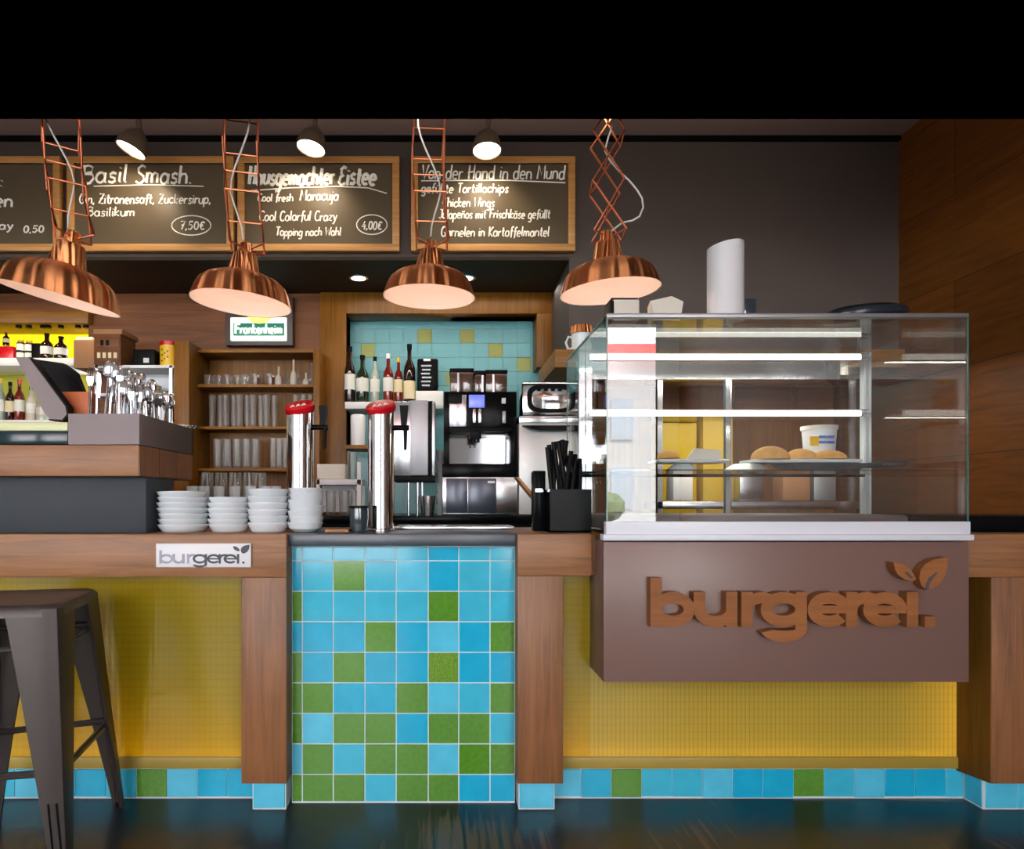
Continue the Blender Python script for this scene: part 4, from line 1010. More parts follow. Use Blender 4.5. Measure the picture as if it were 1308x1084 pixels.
for a, b in ((430, 443), (446, 462)):
    d = pbox(122, 152, a, b, rr-.013, .006, .002).build('drawer', 'walnut', db)
    mb = MB()
    for k in range(4 if a > 440 else 2): pbox(124+k*7+(4 if a < 440 else 0), 128+k*7+(4 if a < 440 else 0), a+4, a+11, rr-.0145, .003, 0, mb)
    mb.build('drawer_label', 'label_cream' if a > 440 else 'black', d)
o = pbox(170, 197, 446, 465.8, rr, .12, .003); sb = thing('box', 'black box with a small white sticker between drawer box and yellow tin', 'box', (X(183, rr), yy, Z(466, rr))); o.build('carton', 'black', sb)
pbox(183, 190, 457, 463, rr-.001, .003).build('sticker', 'label_white', sb)
tn = thing('tin', 'yellow tin with red lid on top of the steel rack', 'tin', (X(210, rr), yy, Z(466, rr)))
c = (X(210, rr), yy+.08, Z(465.8, rr)); rad = S(12, rr); h = S(27, rr)
MB().lathe([(0, 0), (rad, 0), (rad, h), (0, h)], c, 28).build('body', 'tin_yellow', tn)
MB().lathe([(0, h), (rad*1.04, h), (rad*1.04, h+S(5, rr)), (0, h+S(5, rr))], c, 28).build('lid', 'red_gloss', tn)
mb = MB()
for k in range(7): mb.box(c[0]-rad*.5+(k % 3)*rad*.3, c[0]-rad*.35+(k % 3)*rad*.3, c[1]-rad*1.01, c[1]-rad*.9, c[2]+h*(.2+.09*k), c[2]+h*(.27+.09*k))
mb.build('print', 'ink', tn)

# mug ledge by the case
le = thing('wooden_ledge', 'amber wooden ledge at the end of the kitchen opening', 'shelf', (X(735, 1.6), Yr(1.6), Z(470, 1.6)))
B(X(708, 1.6), XR-.01, Yr(1.6)-.02, YW-.035, Z(470, 1.6), Z(447, 1.6), .003).build('board', 'amberX', le)
def mug(r, px0, px1, pt, pm, pb):
    cx, rad = X((px0+px1)/2, r), S((px1-px0)/2, r); z0 = Z(pb, r); y = Yr(r)+.06
    t = thing('mug', 'white mug with handle under an upturned copper cup on the ledge', 'mug', (cx, y, z0))
    hm = S(pb-pm, r); ht = S(pm-pt, r)
    MB().lathe([(0, 0), (rad*.8, 0), (rad*.86, .01), (rad*.9, hm), (rad*.84, hm), (rad*.8, .012), (0, .012)], (cx, y, z0+.001), 24).build('body', 'porcelain', t)
    MB().tube([(cx-rad*.85, y-.01, z0+hm*.8), (cx-rad*1.15, y-.015, z0+hm*.85), (cx-rad*1.35, y-.015, z0+hm*.5), (cx-rad*1.15, y-.015, z0+hm*.15), (cx-rad*.82, y-.01, z0+hm*.2)], .008, 8).build('handle', 'porcelain', t)
    o = MB().lathe([(0, ht), (rad*.8, ht), (rad*.9, ht*.9), (rad*1.0, 0), (rad*.94, 0), (0, .01)], (0, 0, 0), 24).build('copper_cup', 'copper')
    o.location = (cx, y, z0+hm+.002); tag(o, 'shiny copper cup upside down on the white mug', 'cup')
mug(1.6, 730, 760, 413, 424, 447)

# kitchen things seen through the case
kd = thing('kitchen_cabinet', 'brown wooden kitchen cabinet wall behind the display case', 'cabinet', (1.7, YW, 0))
B(.83, XR-.01, YW+.002, YT-.001, 0, Z(475, RW)).build('carcass', 'amberZ', kd)
for i, (a, b) in enumerate(((764, 830), (838, 894), (940, 1010), (1018, 1062))): pbox(a, b, 480, 530, RW-.015, .02, .002).build('door', 'walnut', kd)
pbox(898, 936, 535, 700, 1.75, .2, .004).build('door', 'yellow_door', kd, 'tall yellow door')
pbox(845, 890, 540, 700, 1.75, .2, .004).build('door', 'yellow_door', kd, 'tall yellow door')
kf = thing('kitchen_shelf', 'steel kitchen shelf with containers behind the display case', 'shelf', (1.4, Yr(1.6), ZK))
B(X(840, 1.6), X(1105, 1.6), Yr(1.6), Yr(1.6)+.25, Z(484, 1.6), Z(478, 1.6), .002).build('tier', 'steel', kf)
for px in (840, 928, 1098): B(X(px, 1.6), X(px, 1.6)+.03, Yr(1.6), Yr(1.6)+.03, .5, Z(478, 1.6)).build('post', 'steel', kf)
B(X(840, 1.6), X(1105, 1.6), Yr(1.6), Yr(1.6)+.25, Z(650, 1.6), Z(640, 1.6), .002).build('tier', 'steel', kf)
for i, (a, b, t0, m) in enumerate(((945, 975, 600, 'steel'), (1000, 1035, 605, 'kraft'), (1040, 1068, 602, 'grey_metal'), (860, 885, 600, 'white'))):
    o = pbox(a, b, t0, 639, 1.61, .12, .004).build('container', m); tag(o, ['steel container', 'brown carton', 'grey metal container', 'white container'][i]+' on the low kitchen shelf behind the case', 'container')
# ------------------------------------------------------------------ food in the case
def plate(px0, px1, py_rim, label, m='porcelain', r=1.06):
    cx, rad = X((px0+px1)/2, r), S((px1-px0)/2, r); z = zs3+.001; h = max(Z(py_rim, r)-z, .012)
    o = MB().lathe([(0, 0), (rad*.55, 0), (rad*.6, h*.1), (rad, h*.95), (rad, h), (rad*.96, h), (rad*.58, h*.3), (0, h*.25)], (0,0,0), 32).build('plate', m)
    o.location = (cx, Yr(r)+.02, z); o.scale = (1, min(1, .11/rad), 1); tag(o, label, 'plate'); return o, z+h, cx
def upturned(px0, px1, m, label, r=1.06):
    cx, rad = X((px0+px1)/2, r), S((px1-px0)/2, r); h = Z(592, r)-zs3-.001
    o = MB().lathe([(0, h), (rad*.5, h), (rad*.56, h*.9), (rad*.96, h*.08), (rad, 0), (rad*.9, 0), (rad*.5, h*.8), (0, h*.8)], (0,0,0), 28).build('bowl', m); o.location = (cx, Yr(r)+.02, zs3+.001); o.scale = (1, min(1, .10/rad), 1); tag(o, label, 'bowl'); return o
upturned(853, 895, 'porcelain', 'white upturned bowl carrying the paper plate in the case')
upturned(926, 988, 'fridge', 'grey upturned bowl under the thin end of the bread board')
def flat(px0, px1, label, nm, cat, r=1.06):
    o = B(-S((px1-px0)/2, r), S((px1-px0)/2, r), -.07, .07, 0, S(4.6, r), .006, 3).build(nm, 'porcelain'); o.location = (X((px0+px1)/2, r), Yr(r)+.02, Z(591.5, r)); return tag(o, label, cat)
flat(836, 926, 'long white plate with a roll and crumpled paper in the case', 'plate', 'plate')
flat(957, 1092, 'long white board carrying three flat breads in the case', 'serving_board', 'board')
o = MB().prism([(X(1012, 1.06), zs3+.001), (X(1088, 1.06), zs3+.001), (X(1112, 1.06), Z(592, 1.06)), (X(996, 1.06), Z(592, 1.06))], Yr(1.06)-.04, Yr(1.06)+.08).build('dish', 'slate'); tag(o, 'dark slate dish under the bread board in the case', 'dish')
def bun(px0, px1, pt, pb, r, label):
    cx = X((px0+px1)/2, r); rad = S((px1-px0)/2, r); h = S(pb-pt, r)
    o = MB().ball((0, 0, 0), rad, min(rad, .055), h, 22, 8, -.05).build('bread_roll', 'bread'); o.location = (cx, Yr(r)+.0, Z(pb, r)+.004); tag(o, label, 'bread'); return o
bun(840, 868, 576, 586, 1.06, 'small bread roll on its own plate in the case')
bun(960, 1008, 571, 587, 1.05, 'round domed loaf at the front of the long platter')
bun(1004, 1042, 574, 587, 1.07, 'middle flat bread on the long platter')
bun(1036, 1080, 576, 587, 1.06, 'flat bread at the tub end of the long platter')
mb = MB(); rr = 1.06
for k in range(5):
    a = -.5+k*.22
    mb.prism([(X(872, rr)+k*.012, Z(588, rr)), (X(915, rr), Z(588, rr)), (X(918, rr)-k*.006, Z(576+k, rr)), (X(884, rr)+k*.008, Z(573+k*1.5, rr))], Yr(rr)-.03+k*.016, Yr(rr)-.02+k*.016)
o = mb.build('folded_paper', 'paper'); tag(o, 'crumpled white wrapping paper on a plate in the case', 'paper')
tb = thing('tub', 'white plastic tub with blue and yellow label behind the breads', 'tub', (X(1051, 1.12), Yr(1.12), zs3))
r_ = 1.13; cx = X(1050, r_); h = Z(549, r_)-zs3
MB().lathe([(0, 0), (S(16, r_), 0), (S(20, r_), h), (0, h)], (cx, Yr(r_)+.02, zs3+.001), 28).build('body', 'white', tb)
MB().lathe([(0, h), (S(21.5, r_), h), (S(21.5, r_), h+S(5, r_)), (0, h+S(5, r_))], (cx, Yr(r_)+.02, zs3+.001), 28).build('lid', 'paper', tb)
yl = Yr(r_)+.02-S(20, r_)
mb = MB(); mb.mi = 0
for a, b in ((556, 559), (563, 566)): pbox(1048, 1056, a, b, 1.10, .01, 0, mb); pbox(1058, 1066, a, b, 1.10, .01, 0, mb)
mb.mi = 1; pbox(1036, 1046, 557, 569, 1.10, .01, 0, mb)
mb.build('print', ['label_blue', 'tin_yellow'], tb)
o = B(X(1116, 1.05), X(1148, 1.05), Yr(1.03), Yr(1.12), Z(595, 1.05)-.001, Z(590, 1.05), .003).build('serving_tray', 'slate'); tag(o, 'dark grey serving tray at the wooden wall end of the case shelf', 'tray')
# ------------------------------------------------------------------ on top of the case
zc = cz1+.012
dt = thing('towel_tube', 'tall white tube with slanted top on the display case', 'tube', (X(926, 1.0), 0, zc))
c = (X(926.5, 1.0), .0, zc); rad = S(22, 1.0); ht = Z(312, 1.0)-zc
rings = []
n = 40
mb = MB()
for z in (0, 1):
    rings.append([(c[0]+rad*cos(2*pi*i/n), c[1]+rad*sin(2*pi*i/n), c[2] if z == 0 else c[2]+ht-.016*((1-cos(2*pi*i/n))/2)**1.6) for i in range(n)])
mb.loft(rings); mb.build('tube', 'white', dt)
bk_ = thing('holder', 'small clear holder behind the white tube on the case', 'holder', (X(955, 1.05), Yr(1.05), zc))
pbox(948, 966, 381, 407, 1.06, .05, .004).build('body', 'smoky', bk_)
nd = thing('napkin_holder', 'dark holder with a block of grey napkins on the case corner', 'napkins', (X(798, 1.0), 0, zc))
z_ = zc
B(X(783, 1.0), X(817, 1.0), Yr(1.0), Yr(1.0)+.09, z_, Z(382, 1.0), .004).build('napkin_block', 'paper', nd)
B(X(780, 1.0), X(784, 1.0), Yr(1.0)-.004, Yr(1.0)+.1, z_, Z(384, 1.0), .002).build('holder_side', 'black', nd)
B(X(781, 1.0), X(814, 1.0), Yr(1.0)-.002, Yr(1.0)+.09, Z(382, 1.0), Z(380.5, 1.0)).build('holder_top', 'black', nd)
pfan = None
for k in range(6):
    mb = MB(); r_ = 1.0
    mb.prism([(X(836, r_), zc), (X(869+k*.5, r_), zc), (X(873-k*.3, r_), Z(385+k*.8, r_)), (X(858-k*2, r_), Z(378+k*.8, r_)), (X(831+k, r_), Z(384, r_))], Yr(r_)+k*.014, Yr(r_)+k*.014+.010)
    o = mb.build('folded_napkin', 'paper'); tag(o, 'folded grey napkin, %s of the fanned stack on the case' % ('front' if k == 0 else 'rearmost' if k == 5 else ORD[k+1]), 'napkin', 'fanned napkins on the case')
pl = thing('serving_dish', 'flat dark oval dish lying tilted on the display case', 'dish', (X(1113, 1.0), Yr(1.0), zc))
M['dark_dish'] = mat('dark_glazed_dish', (30, 34, 42), .2, spec=.2)
mb = MB(); rd = S(55, 1.0); mt = Euler((0, R(-3.5), 0)).to_matrix() @ Matrix.Diagonal((1, .6, 1))
mb.lathe([(0, 0), (rd*.8, 0), (rd*.97, .010), (rd, .022), (rd*.96, .034), (rd*.75, .047), (rd*.35, .053), (0, .054)], (X(1113, 1.0), Yr(1.0)+.04, zc+.010), 40, mt); mb.build('dish', 'dark_dish', pl)

# ------------------------------------------------------------------ chalkboards
def O(cx, cy, rx, ry, a0=90, a1=450, n=14): return [(cx+rx*cos(R(a0+(a1-a0)*i/n)), cy+ry*sin(R(a0+(a1-a0)*i/n))) for i in range(n+1)]
bowl = O(1.8, 1.9, 1.7, 2, 40, 340)
GL = {
 'a': (4.4, [O(1.9,1.9,1.7,2,30,390), [(3.6,3.8),(3.6,.6),(4.2,0)]]), 'b': (4.2, [[(.3,7),(.3,0)], O(2,1.9,1.7,2,180,-180)]),
 'c': (3.8, [O(2,1.9,1.8,2,45,320)]), 'd': (4.4, [O(1.9,1.9,1.7,2,30,390), [(3.6,7),(3.6,.5),(4.2,0)]]),
 'e': (4, [[(.3,1.9),(3.5,2.1)]+O(1.9,1.9,1.7,2,5,310)]), 'f': (3, [[(3.2,6.4),(2.4,7),(1.5,6.4),(1.4,0),(1.2,-1)], [(.2,3.8),(2.7,4)]]),
 'g': (4.4, [O(1.9,1.9,1.7,2,30,390), [(3.6,3.8),(3.6,-1.6),(2.6,-2.8),(.6,-2.4)]]), 'h': (4.2, [[(.3,7),(.3,0)], [(.3,2.6),(1.4,3.8),(2.8,3.8),(3.5,2.8),(3.6,0)]]),
 'i': (1.6, [[(.6,3.9),(.6,.5),(1.2,0)], [(.6,5.4),(.7,5.7)]]), 'j': (1.8, [[(1,3.9),(1,-1.8),(.2,-2.7),(-.8,-2.4)], [(1,5.4),(1.1,5.7)]]),
 'k': (3.8, [[(.3,7),(.3,0)], [(3,4),(.4,1.8),(3.3,0)]]), 'l': (1.6, [[(.5,7),(.5,.6),(1.2,0)]]),
 'm': (6.2, [[(.3,3.9),(.3,0)], [(.3,2.8),(1.4,3.9),(2.6,3.4),(2.8,0)], [(2.8,2.8),(3.9,3.9),(5.2,3.4),(5.4,0)]]),
 'n': (4.2, [[(.3,3.9),(.3,0)], [(.3,2.6),(1.5,3.9),(3,3.6),(3.5,2.4),(3.6,0)]]), 'o': (4.2, [O(2,1.9,1.8,2)]),
 'p': (4.2, [[(.3,3.9),(.3,-2.8)], O(2,1.9,1.7,2,180,-180)]), 'r': (3, [[(.3,3.9),(.3,0)], [(.3,2.4),(1.3,3.7),(2.7,3.7)]]),
 's': (3.4, [[(3,3.5),(1.8,4),(.6,3.3),(.9,2.3),(2.6,1.7),(2.9,.7),(1.8,0),(.3,.4)]]), 't': (3, [[(1.2,6.2),(1.2,.6),(2,0),(2.7,.3)], [(.1,4),(2.6,4.1)]]),
 'u': (4.2, [[(.3,3.9),(.4,1),(1.4,0),(2.8,.3),(3.6,1.6)], [(3.6,3.9),(3.6,.4),(4.1,0)]]), 'w': (5.2, [[(.2,3.9),(1.3,0),(2.6,3.4),(3.8,0),(4.9,3.9)]]),
 'v': (3.8, [[(.2,3.9),(1.8,0),(3.5,3.9)]]), 'x': (3.6, [[(.3,3.9),(3.2,0)], [(3.2,3.9),(.3,0)]]), 'y': (4, [[(.3,3.9),(2,.2)], [(3.6,3.9),(1.6,-1.6),(.4,-2.6)]]), 'z': (3.6, [[(.3,3.8),(3.2,3.9),(.3,.1),(3.3,0)]]),
 'ä': (4.4, None), 'ü': (4.2, None), 'ñ': (4.2, None),
 'B': (5, [[(.6,7),(.6,0)], [(.2,6.4),(2,7.1),(3.9,6.3),(3.6,4.4),(.7,3.7)], [(.7,3.7),(4,3.4),(4.6,1.7),(3.4,.1),(.3,-.1)]]), 'C': (4.6, [O(2.6,3.5,2.3,3.6,45,315)]),
 'E': (4.4, [[(3.9,6.6),(2.4,7.2),(.9,6.2),(1.2,4.4),(2.6,3.8),(.8,3.2),(.4,1.2),(1.8,-.1),(4.2,.8)]]), 'F': (4.2, [[(.7,7),(.6,0)], [(.3,7),(4,7.1)], [(.7,3.8),(3.2,3.9)]]),
 'G': (5, [O(2.6,3.5,2.3,3.6,45,330), [(2.8,2.6),(4.7,2.7),(4.7,.2)]]), 'H': (5, [[(.6,7),(.8,0)], [(4.2,7.2),(4.3,0)], [(-.2,3.2),(4.6,3.9)]]),
 'J': (3.8, [[(1,7),(3.4,7),(3.2,1.2),(2,-.2),(.3,.8)]]), 'K': (4.4, [[(.6,7),(.6,0)], [(4,7),(.7,3.2),(4.2,0)]]), 'M': (6, [[(.4,0),(.8,7),(3,2.2),(5.1,7),(5.5,0)]]),
 'S': (4.4, [[(4,6.4),(2.4,7.2),(.7,6),(1.1,4.4),(3.4,3),(3.9,1.4),(2.2,-.1),(.2,.8)]]), 'T': (4.4, [[(.1,7),(4.4,7.1)], [(2.3,7),(2.1,0)]]), 'V': (4.6, [[(.2,7),(2.2,0),(4.5,7)]]),
 'W': (6.2, [[(.2,7),(1.5,0),(3.2,5.4),(4.6,0),(6.1,7)]]), 'Z': (4.4, [[(.3,6.9),(4,7),(.3,.1),(4.3,0)], [(1,3.5),(3.4,3.6)]]),
 '0': (4, [O(1.9,3.2,1.6,3.3)]), '3': (3.8, [[(.4,6.2),(1.8,6.8),(3.2,5.6),(1.6,3.8),(3.3,2.2),(2,-.1),(.2,.7)]]), '4': (4, [[(2.4,6.8),(.3,2.4),(3.6,2.5)], [(2.7,4.2),(2.6,0)]]), '5': (4, [[(3.4,6.8),(.9,6.7),(.6,3.9),(2.4,4.1),(3.4,2.2),(2,0),(.2,.6)]]), '7': (3.8, [[(.2,6.6),(3.5,6.8),(1.4,0)], [(1,3.4),(3,3.6)]]),
 ',': (1.6, [[(.8,.6),(.3,-1)]]), '.': (1.4, [[(.6,.1),(.7,.4)]]), '€': (4.2, [O(2.6,3.2,1.8,3.2,45,315), [(.2,3.9),(2.8,4)], [(.1,2.7),(2.6,2.8)]]), ' ': (2.6, []), '-': (2.6, [[(.3,2),(2.2,2)]]), ':': (1.6, [[(.6,.1),(.7,.4)], [(.6,3),(.7,3.3)]]),
}
for k, b_ in (('ä', 'a'), ('ü', 'u')): GL[k] = (GL[b_][0], GL[b_][1]+[[(1.1,5.2),(1.2,5.6)], [(2.8,5.2),(2.9,5.6)]])
GL['ñ'] = (GL['n'][0], GL['n'][1]+[[(.6,5),(1.6,5.6),(2.4,5.1),(3.4,5.7)]])
def write(mb, s, x0, x1, yb, hx, r, y, rad, slant=.12, rise=0, wob=.25):
    # s written from pixel x0 to x1 on baseline yb, x-height hx pixels
    rw = random.Random(len(s)*7+int(x0)); tot = sum(GL[c][0]+.5 for c in s); kx = (x1-x0)/tot; ky = hx/4.0; u = 0
    for c in s:
        w, strokes = GL[c]; dv = rw.uniform(-wob, wob)
        for st in strokes:
            pts = []
            for a, b in st:
                px = x0+(u+a)*kx+b*ky*slant; py = yb-(b+dv)*ky-rise*(u/tot); pts.append((X(px, r), y, Z(py, r)))
            mb.tube(pts, rad*1.2, 5)
        u += w+.5
RQ = 1.605; yq = Yr(RQ)
def chalkboard(px0, px1, label, lines, ovals=(), rules=(), py0=199, py1=320):
    t = thing('chalkboard', label, 'chalkboard', (X((px0+px1)/2, RQ), yq, Z(260, RQ)))
    fwd = 9
    pbox(px0+4, px1-4, py0+4, py1-4, RQ, YB-yq-.002).build('slate_panel', 'chalkboard', t)
    mb = MB(); rf = RQ-.006; d = YB-Yr(rf)-.002
    pbox(px0, px1, py0, py0+fwd, rf, d, .003, mb); pbox(px0, px1, py1-fwd, py1, rf, d, .003, mb)
    pbox(px0, px0+fwd, py0+fwd, py1-fwd, rf, d, .003, mb); pbox(px1-fwd, px1, py0+fwd, py1-fwd, rf, d, .003, mb)
    mb.build('wooden_frame', 'frame_wood', t)
    mb = MB(); yw = yq-.0015
    for s, x0, x1, yb, hx, wd in lines: write(mb, s, x0, x1, yb, hx, RQ, yw, wd)
    for cx, cy, rx, ry in ovals: mb.tube([(X(a, RQ), yw, Z(b, RQ)) for a, b in O(cx, cy, rx, ry, 60, 430, 26)], .0034, 5)
    for pts, wd in rules: mb.tube([(X(a, RQ), yw, Z(b, RQ)) for a, b in pts], wd, 5)
    mb.build('chalk_writing', 'chalk', t)
    return t
chalkboard(-140, 76, 'chalkboard cut off by the photo edge beside the Basil Smash board', [('Salat', -90, -5, 240, 10, .005), ('el', -20, 4, 238, 8, .005), ('len', -10, 18, 264, 10, .006), ('cay', -8, 18, 293, 6, .004), ('0,50', 30, 57, 297, 7, .004)]
           if False else [(':', 0, 6, 238, 9, .006), ('len', -12, 18, 264, 10, .006), ('cay', -10, 18, 293, 6, .004), ('0,50', 30, 57, 297, 5, .004)])
chalkboard(85, 298, 'chalkboard headed Basil Smash between two pendant lamp arms', [('Basil', 104, 164, 233.5, 13, .0062), ('Smash.', 173, 246, 234, 13, .0062), ('Gin, Zitronensaft, Zuckersirup,', 101, 270, 260, 7, .0036), ('Basilikum', 111, 173, 276, 6.5, .0036), ('7,50€', 230, 262, 293, 6, .0036)],
           [(244.5, 288, 25, 12.5)], [([(120, 238), (190, 236), (260, 238)], .003)])
chalkboard(303, 510, 'chalkboard headed Hausgemachter Eistee with the boldest lettering', [('Hausgemachter', 317, 428, 236, 13, .0082), ('Eistee', 432, 481, 236, 13, .0085), ('Cool fresh', 329, 375, 257, 5.5, .0036), ('Maracuja', 383, 433, 256, 7.5, .0042), ('Cool Colorful Crazy', 331, 431, 282, 7, .0036), ('Topping nach Wahl', 352, 436, 301, 6, .0036), ('4,00€', 462, 488, 293, 6, .0038)],
           [(475, 287, 19.5, 12.5)], [([(315, 244), (370, 240), (430, 238), (470, 240), (494, 247)], .0036)])
chalkboard(525, 735, 'chalkboard headed Von der Hand in den Mund nearest the case', [('Von der Hand in den Mund', 538, 722, 228.5, 10, .0042), ('gefüllte Tortillachips', 538, 650, 246, 6.5, .0038), ('Chicken Wings', 565, 632, 264, 6.5, .0038), ('Jalapeños mit Frischkäse gefüllt', 560, 703, 279, 6.5, .0036), ('Garnelen in Kartoffelmantel', 563, 702, 302, 7, .0038)],
           (), [([(538, 231), (560, 231)], .004), ([(565, 230.5), (650, 230.5), (722, 233.5)], .004)])

# ------------------------------------------------------------------ lettering on the beer sign
mb = MB(); rs_ = RW-.039
write(mb, 'F', 300, 308, 426, 7.0, rs_, Yr(rs_)-.001, .007, 0, 0, 0)
write(mb, 'rankenheim', 307, 361, 425.5, 6.5, rs_, Yr(rs_)-.001, .0058, .05, 0, 0)
mb.build('lettering', 'sign_white', bsn)

# ------------------------------------------------------------------ ceiling spots and downlights
def make_spot(px, py, tilt, label, r=1.5):
    t = thing('ceiling_spotlight', label, 'spotlight', (0,0,0), 'spotlights over the chalkboards')
    rad = S(19, r)
    h = MB().lathe([(rad, 0), (rad*.98, rad*.35), (rad*.75, rad*1.0), (rad*.35, rad*1.45), (rad*.12, rad*1.6), (0, rad*1.6)], (0,0,0), 28).lathe([(rad, 0), (rad*.93, 0), (rad*.9, rad*.3), (0, rad*.35)], (0,0,0), 28).build('shade', 'bronze', t)
    MB().lathe([(0, rad*.10), (rad*.92, rad*.10), (rad*.9, rad*.16), (0, rad*.2)], (0,0,0), 28).build('lens', 'spot_glow', t)
    l = light('spot_beam', 'SPOT', (0, 0, -.02), 13, (1, .80, .56), (R(48)-tilt[0], 0, 0), t, spot_size=R(105), spot_blend=.6, shadow_soft_size=.05)
    t.location = (X(px, r), Yr(r), Z(py, r)); t.rotation_euler = tilt
    rm = Euler(tilt).to_matrix().inverted()
    top = rm @ (Vector((X(px, r)+S(6, r), Yr(r), CEIL))-t.location)
    MB().tube([Vector((0, 0, rad*1.5)), Vector((0, 0, rad*1.5))*.3+top*.7, top], .012, 8)
    mb = MB().tube([Vector((0, 0, rad*1.45)), (Vector((0, 0, rad*1.8))+top)/2, top], .014, 10); me = mb.bm
    mb2 = mb.build('stem', 'bronze', None); mb2.parent = t
    return t
make_spot(167, 192, (R(-4), R(22), 0), 'bronze ceiling spotlight above the Basil Smash board')
make_spot(397, 190, (R(-5), R(10), 0), 'bronze ceiling spotlight above the Hausgemachter Eistee board')
make_spot(622, 193, (R(-6), R(0), 0), 'bronze ceiling spotlight above the Von der Hand board')
for i, (px, py) in enumerate(((2, 357), (118, 356), (458, 354), (595, 354))):
    zz = zb-.02; r = (zz-EYE)*350/(640-py)
    t = thing('downlight', ['recessed downlight cut by the photo edge under the bulkhead', 'recessed downlight beside the strongly tilted pendant', 'recessed downlight between the two middle pendants', 'recessed downlight half behind the third pendant'][i], 'downlight', (X(px, r), Yr(r), zz), 'downlights in the soffit')
    c = (X(px, r), Yr(r), zz)
    MB().lathe([(.062, 0), (.062, -.006), (.045, -.008), (.045, 0)], c, 24).build('trim_ring', 'chrome', t)
    MB().lathe([(0, -.002), (.045, -.002), (.045, -.004), (0, -.004)], c, 24).build('lens', 'spot_glow', t)
    l = light('down_beam', 'SPOT', (0, 0, -.02), 14, (1, .80, .55), (0,0,0), t, spot_size=R(110), spot_blend=.7, shadow_soft_size=.04)

# ------------------------------------------------------------------ pendant lamps
def make_pendant(px, py, r, tilt, arm_rot, scale, label, cord=1):
    t = thing('pendant_lamp', label, 'pendant lamp', (0,0,0), 'copper pendant lamps over the bar')
    k = .00309*scale
    prof = [(62, 0), (59.5, 7), (57, 15), (53, 23), (45, 29.5), (33, 34.5), (24, 36.5), (19.5, 38), (18, 45), (15.5, 55), (14, 61), (13, 62), (9, 63), (7, 75), (5, 76), (0, 76)]
    rt = Euler(tilt).to_matrix()
    MB().lathe([(a*k, b*k) for a, b in prof], (0,0,0), 48, rt).build('shade', 'copper', t, ang=50)
    inn = [(61, .6), (58.3, 7), (55.5, 15), (51, 21.5), (43.5, 27), (32, 32), (23, 34.5), (17, 36.5), (14, 46), (0, 48)]
    MB().lathe([(62*k, 0), (61*k, .3*k)]+[(a*k, b*k) for a, b in inn], (0,0,0), 48, rt).build('enamel_lining', 'enamel', t, 'white lining')
    MB().ball(rt @ Vector((0, 0, 41*k)), .026*scale, .026*scale, .03*scale, 16, 10).build('bulb', 'bulb', t)
    light('lamp_glow', 'POINT', rt @ Vector((0, 0, 29*k)), 1.5, (1, .78, .62), parent=t, shadow_soft_size=.04)
    top = CEIL-Z(py, r); nb = rt @ Vector((0, 0, 70*k)); z0 = nb.z; p = .216; w = .058; dpt = .062
    ra = Matrix.Rotation(arm_rot, 3, 'Z'); mb = MB()
    n = int((top-z0)/p)+1; p = (top-z0)/n
    def A(x, y, z):
        f = max(0, 1-(z-z0)/.5); v = ra @ Vector((x, y, 0)); return Vector((v.x+nb.x*f+.008*sin(z*9), v.y+nb.y*f, z))
    for y in (-dpt, dpt):
        for i in range(n):
            a, b, c = z0+i*p, z0+(i+.5)*p, z0+(i+1)*p
            for s in (-1, 1): mb.tube([A(s*w, y, a), A(-s*w, y, c)], .0042, 6)
    for i in range(n+1):
        s = -1 if i % 2 else 1; mb.tube([A(s*w, -dpt, z0+i*p), A(s*w, dpt, z0+i*p)], .0035, 6)
        if i < n: mb.tube([A(0, -dpt, z0+(i+.5)*p), A(0, dpt, z0+(i+.5)*p)], .0035, 6)
    mb.tube([A(-w, -dpt, z0), A(0, 0, z0-.01), A(w, dpt, z0)], .0035, 6); mb.tube([A(w, -dpt, z0), A(0, 0, z0-.01), A(-w, dpt, z0)], .0035, 6)
    mb.build('scissor_arm', 'copper_rod', t)
    pts = []
    if cord == 2:       # hangs out in a loose loop
        for a, b in ((779, 298), (793, 287), (806, 284.5), (815, 279), (819.5, 268), (818, 256), (812, 246), (802, 234), (790, 223), (777, 208), (771, 196), (775, 180), (780, 165), (782, 150), (780, 130)):
            pts.append(Vector((S(a-px, r), -.02, S(py-b, r))))
        pts.append(Vector((0, 0, top)))
    else:
        for i in range(26):
            f = i/25; z = z0+.02+f*(top-z0-.02)
            v = Vector((nb.x*max(0, 1-f*2.4)+cord*.045*sin(f*11)*min(1, f*6), nb.y*max(0, 1-f*2.4)-.03, z)); pts.append(v)
    mb = MB().tube(pts, .0035, 6); mb.build('cord', 'white_cord', t)
    MB().lathe([(0, top), (.06, top), (.06, top-.02), (.02, top-.03), (0, top-.03)], (0,0,0), 20).build('ceiling_rose', 'copper', t)
    t.location = (X(px, r), Yr(r), Z(py, r))
    return t
make_pendant(76, 382, 1.06, (R(3), R(14), 0), R(123), 1.13, 'strongly tilted copper pendant hanging before the chalkboard gap at the bar end')
make_pendant(308, 388, 1.06, (R(1), R(5), 0), R(104), 1.0, 'copper pendant hanging directly in front of the green beer sign', -1)
make_pendant(548, 380, 1.1, (R(2), R(2), 0), R(94), .97, 'copper pendant hanging in front of the teal kitchen tiles')
make_pendant(779, 373, 1.06, (R(2), R(-4), 0), R(-8), 1.0, 'copper pendant with open scissor lattice above the display case', 2)

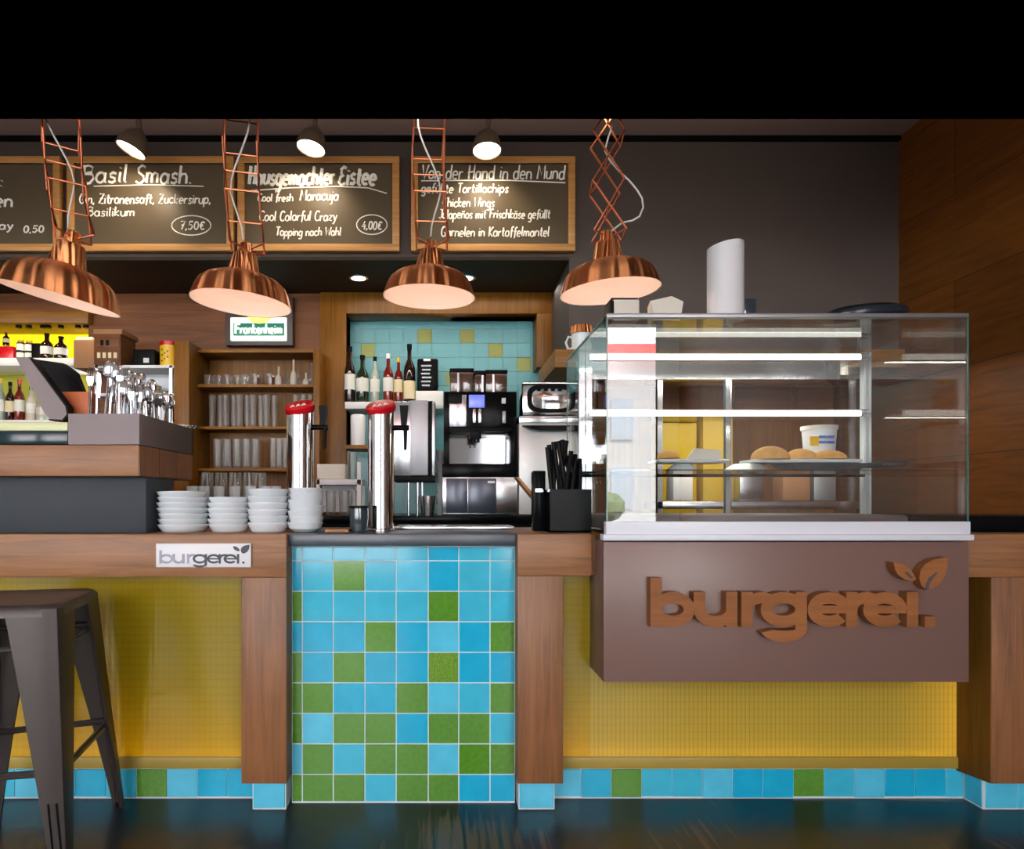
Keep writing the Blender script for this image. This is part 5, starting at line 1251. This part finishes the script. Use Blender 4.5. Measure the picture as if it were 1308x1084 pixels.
# ------------------------------------------------------------------ bar stool
st = thing('bar_stool', 'dark gunmetal bar stool with a drilled leg in front of the yellow panel', 'stool', (0,0,0))
SH = .83
A_, B_ = Vector((-1.155, -.42)), Vector((-1.235, -.045))
e1 = (A_-B_).normalized(); e2 = Vector((e1.y, -e1.x))
if e2.x > 0: e2 = -e2
wid = .33; C_, D_ = A_+e2*wid, B_+e2*wid
cen = (A_+B_+C_+D_)/4
def rr_poly(cs, rad, n=5, grow=0):
    out = []
    m = len(cs)
    for i in range(m):
        p, a, b = cs[i], cs[i-1], cs[(i+1) % m]
        u, v = (a-p).normalized(), (b-p).normalized()
        q = p-(u+v)*grow
        p0, p1 = q+u*rad, q+v*rad
        for j in range(n+1):
            f = j/n; out.append(p0*(1-f)**2+q*2*f*(1-f)+p1*f*f)
    return out
cs = [A_, B_, D_, C_]
mb = MB()
mb.loft([[(p.x, p.y, z) for p in rr_poly(cs, .05, 6, g_)] for z, g_ in ((SH-.035, .012), (SH-.012, .010), (SH-.003, .004), (SH, -.006), (SH-.003, -.03))])
mb.build('seat', 'stool', st)
SPL = .085
feet = {}
for nm, p in (('A', A_), ('B', B_), ('C', C_), ('D', D_)):
    d = (p-cen).normalized(); q = p+d*SPL*(1.0 if nm != 'D' else .5)
    if nm == 'B': q = Vector((X(161, 1.036), Yr(1.036)))
    i1, i2 = (-e1 if False else e1), e2
    s1 = 1 if (cen-p).dot(e1) > 0 else -1; s2 = 1 if (cen-p).dot(e2) > 0 else -1
    a1, a2 = e1*s1, e2*s2
    rings = []
    for f in (0, .12, .35, .62, .85, 1.0):
        z = (SH-.012)*(1-f)+.0; c = p*(1-f)+q*f-(a1+a2)*.010*(1-f)
        w = .105*(1-f)**1.15+.042; th = .022
        c0 = c; k1 = c+a1*w; k2 = c+a2*w
        ch = min(.028, w*.4)
        rings.append([(v.x, v.y, z) for v in (c+a1*w, c+a1*ch, c+a1*ch*.3+a2*ch*.3, c+a2*ch, c+a2*w, c+a2*w+a1*.012, c+a2*(ch+.012)+a1*.012, c+a1*(ch*.4+.014)+a2*(ch*.4+.014), c+a1*(ch+.012)+a2*.012, c+a1*w+a2*.012)])
    leg = MB().loft(rings).build('leg', 'stool', st)
    feet[nm] = (p, q)
    # pressed slot near the foot
    def pt(f, side, off):
        c = p*(1-f)+q*f-(a1+a2)*.010*(1-f); w = .105*(1-f)**1.15+.042
        v = c+side*w*.52-(a2 if side is a1 else a1)*off; return v
    mb = MB()
    for side in (a2,):
        ps = [pt(f, side, .0015) for f in (.69, .80, .90, .95)]; zz = [(SH-.012)*(1-f) for f in (.69, .80, .90, .95)]
        for dx in (-.011, .011): mb.tube([(v.x+side.x*dx, v.y+side.y*dx, z) for v, z in zip(ps, zz)], .003, 6)
        mb.tube([(ps[-1].x+side.x*dx, ps[-1].y+side.y*dx, zz[-1]-.008*(1-abs(dx)/.011)) for dx in (-.011, -.005, 0, .005, .011)], .003, 6)
    mb.build('pressed_slot', 'black', leg)
    mb = MB().cyl((q.x-0+(a1+a2).x*.018, q.y+(a1+a2).y*.018, 0), (q.x+(a1+a2).x*.018, q.y+(a1+a2).y*.018, .012), .014, .014, 12); mb.build('rubber_foot', 'black', leg)
def at(nm, z):
    p, q = feet[nm]; f = 1-z/(SH-.012); c = p*(1-f)+q*f; c = c+(cen-c).normalized()*.02; return (c.x, c.y, z)
for a, b in (('A', 'B'), ('B', 'D'), ('D', 'C'), ('C', 'A')):
    mb = MB().tube([at(a, .335), at(b, .335)], .011, 8); mb.build('footrest', 'stool', st)
    mb = MB().tube([at(a, .70), at(b, .70)], .010, 8); mb.build('brace', 'stool', st)

# ------------------------------------------------------------------ working lights of the bar
light('kitchen_light', 'AREA', (.2, Yr(1.80), zb-.05), 3.8, (1, .93, .82), (0,0,0), shape='RECTANGLE', size=1.6, size_y=.15)
light('kitchen_lamp', 'AREA', (1.75, Yr(1.5), 1.86), 12, (1, .9, .75), (0,0,0), shape='RECTANGLE', size=1.2, size_y=.3)
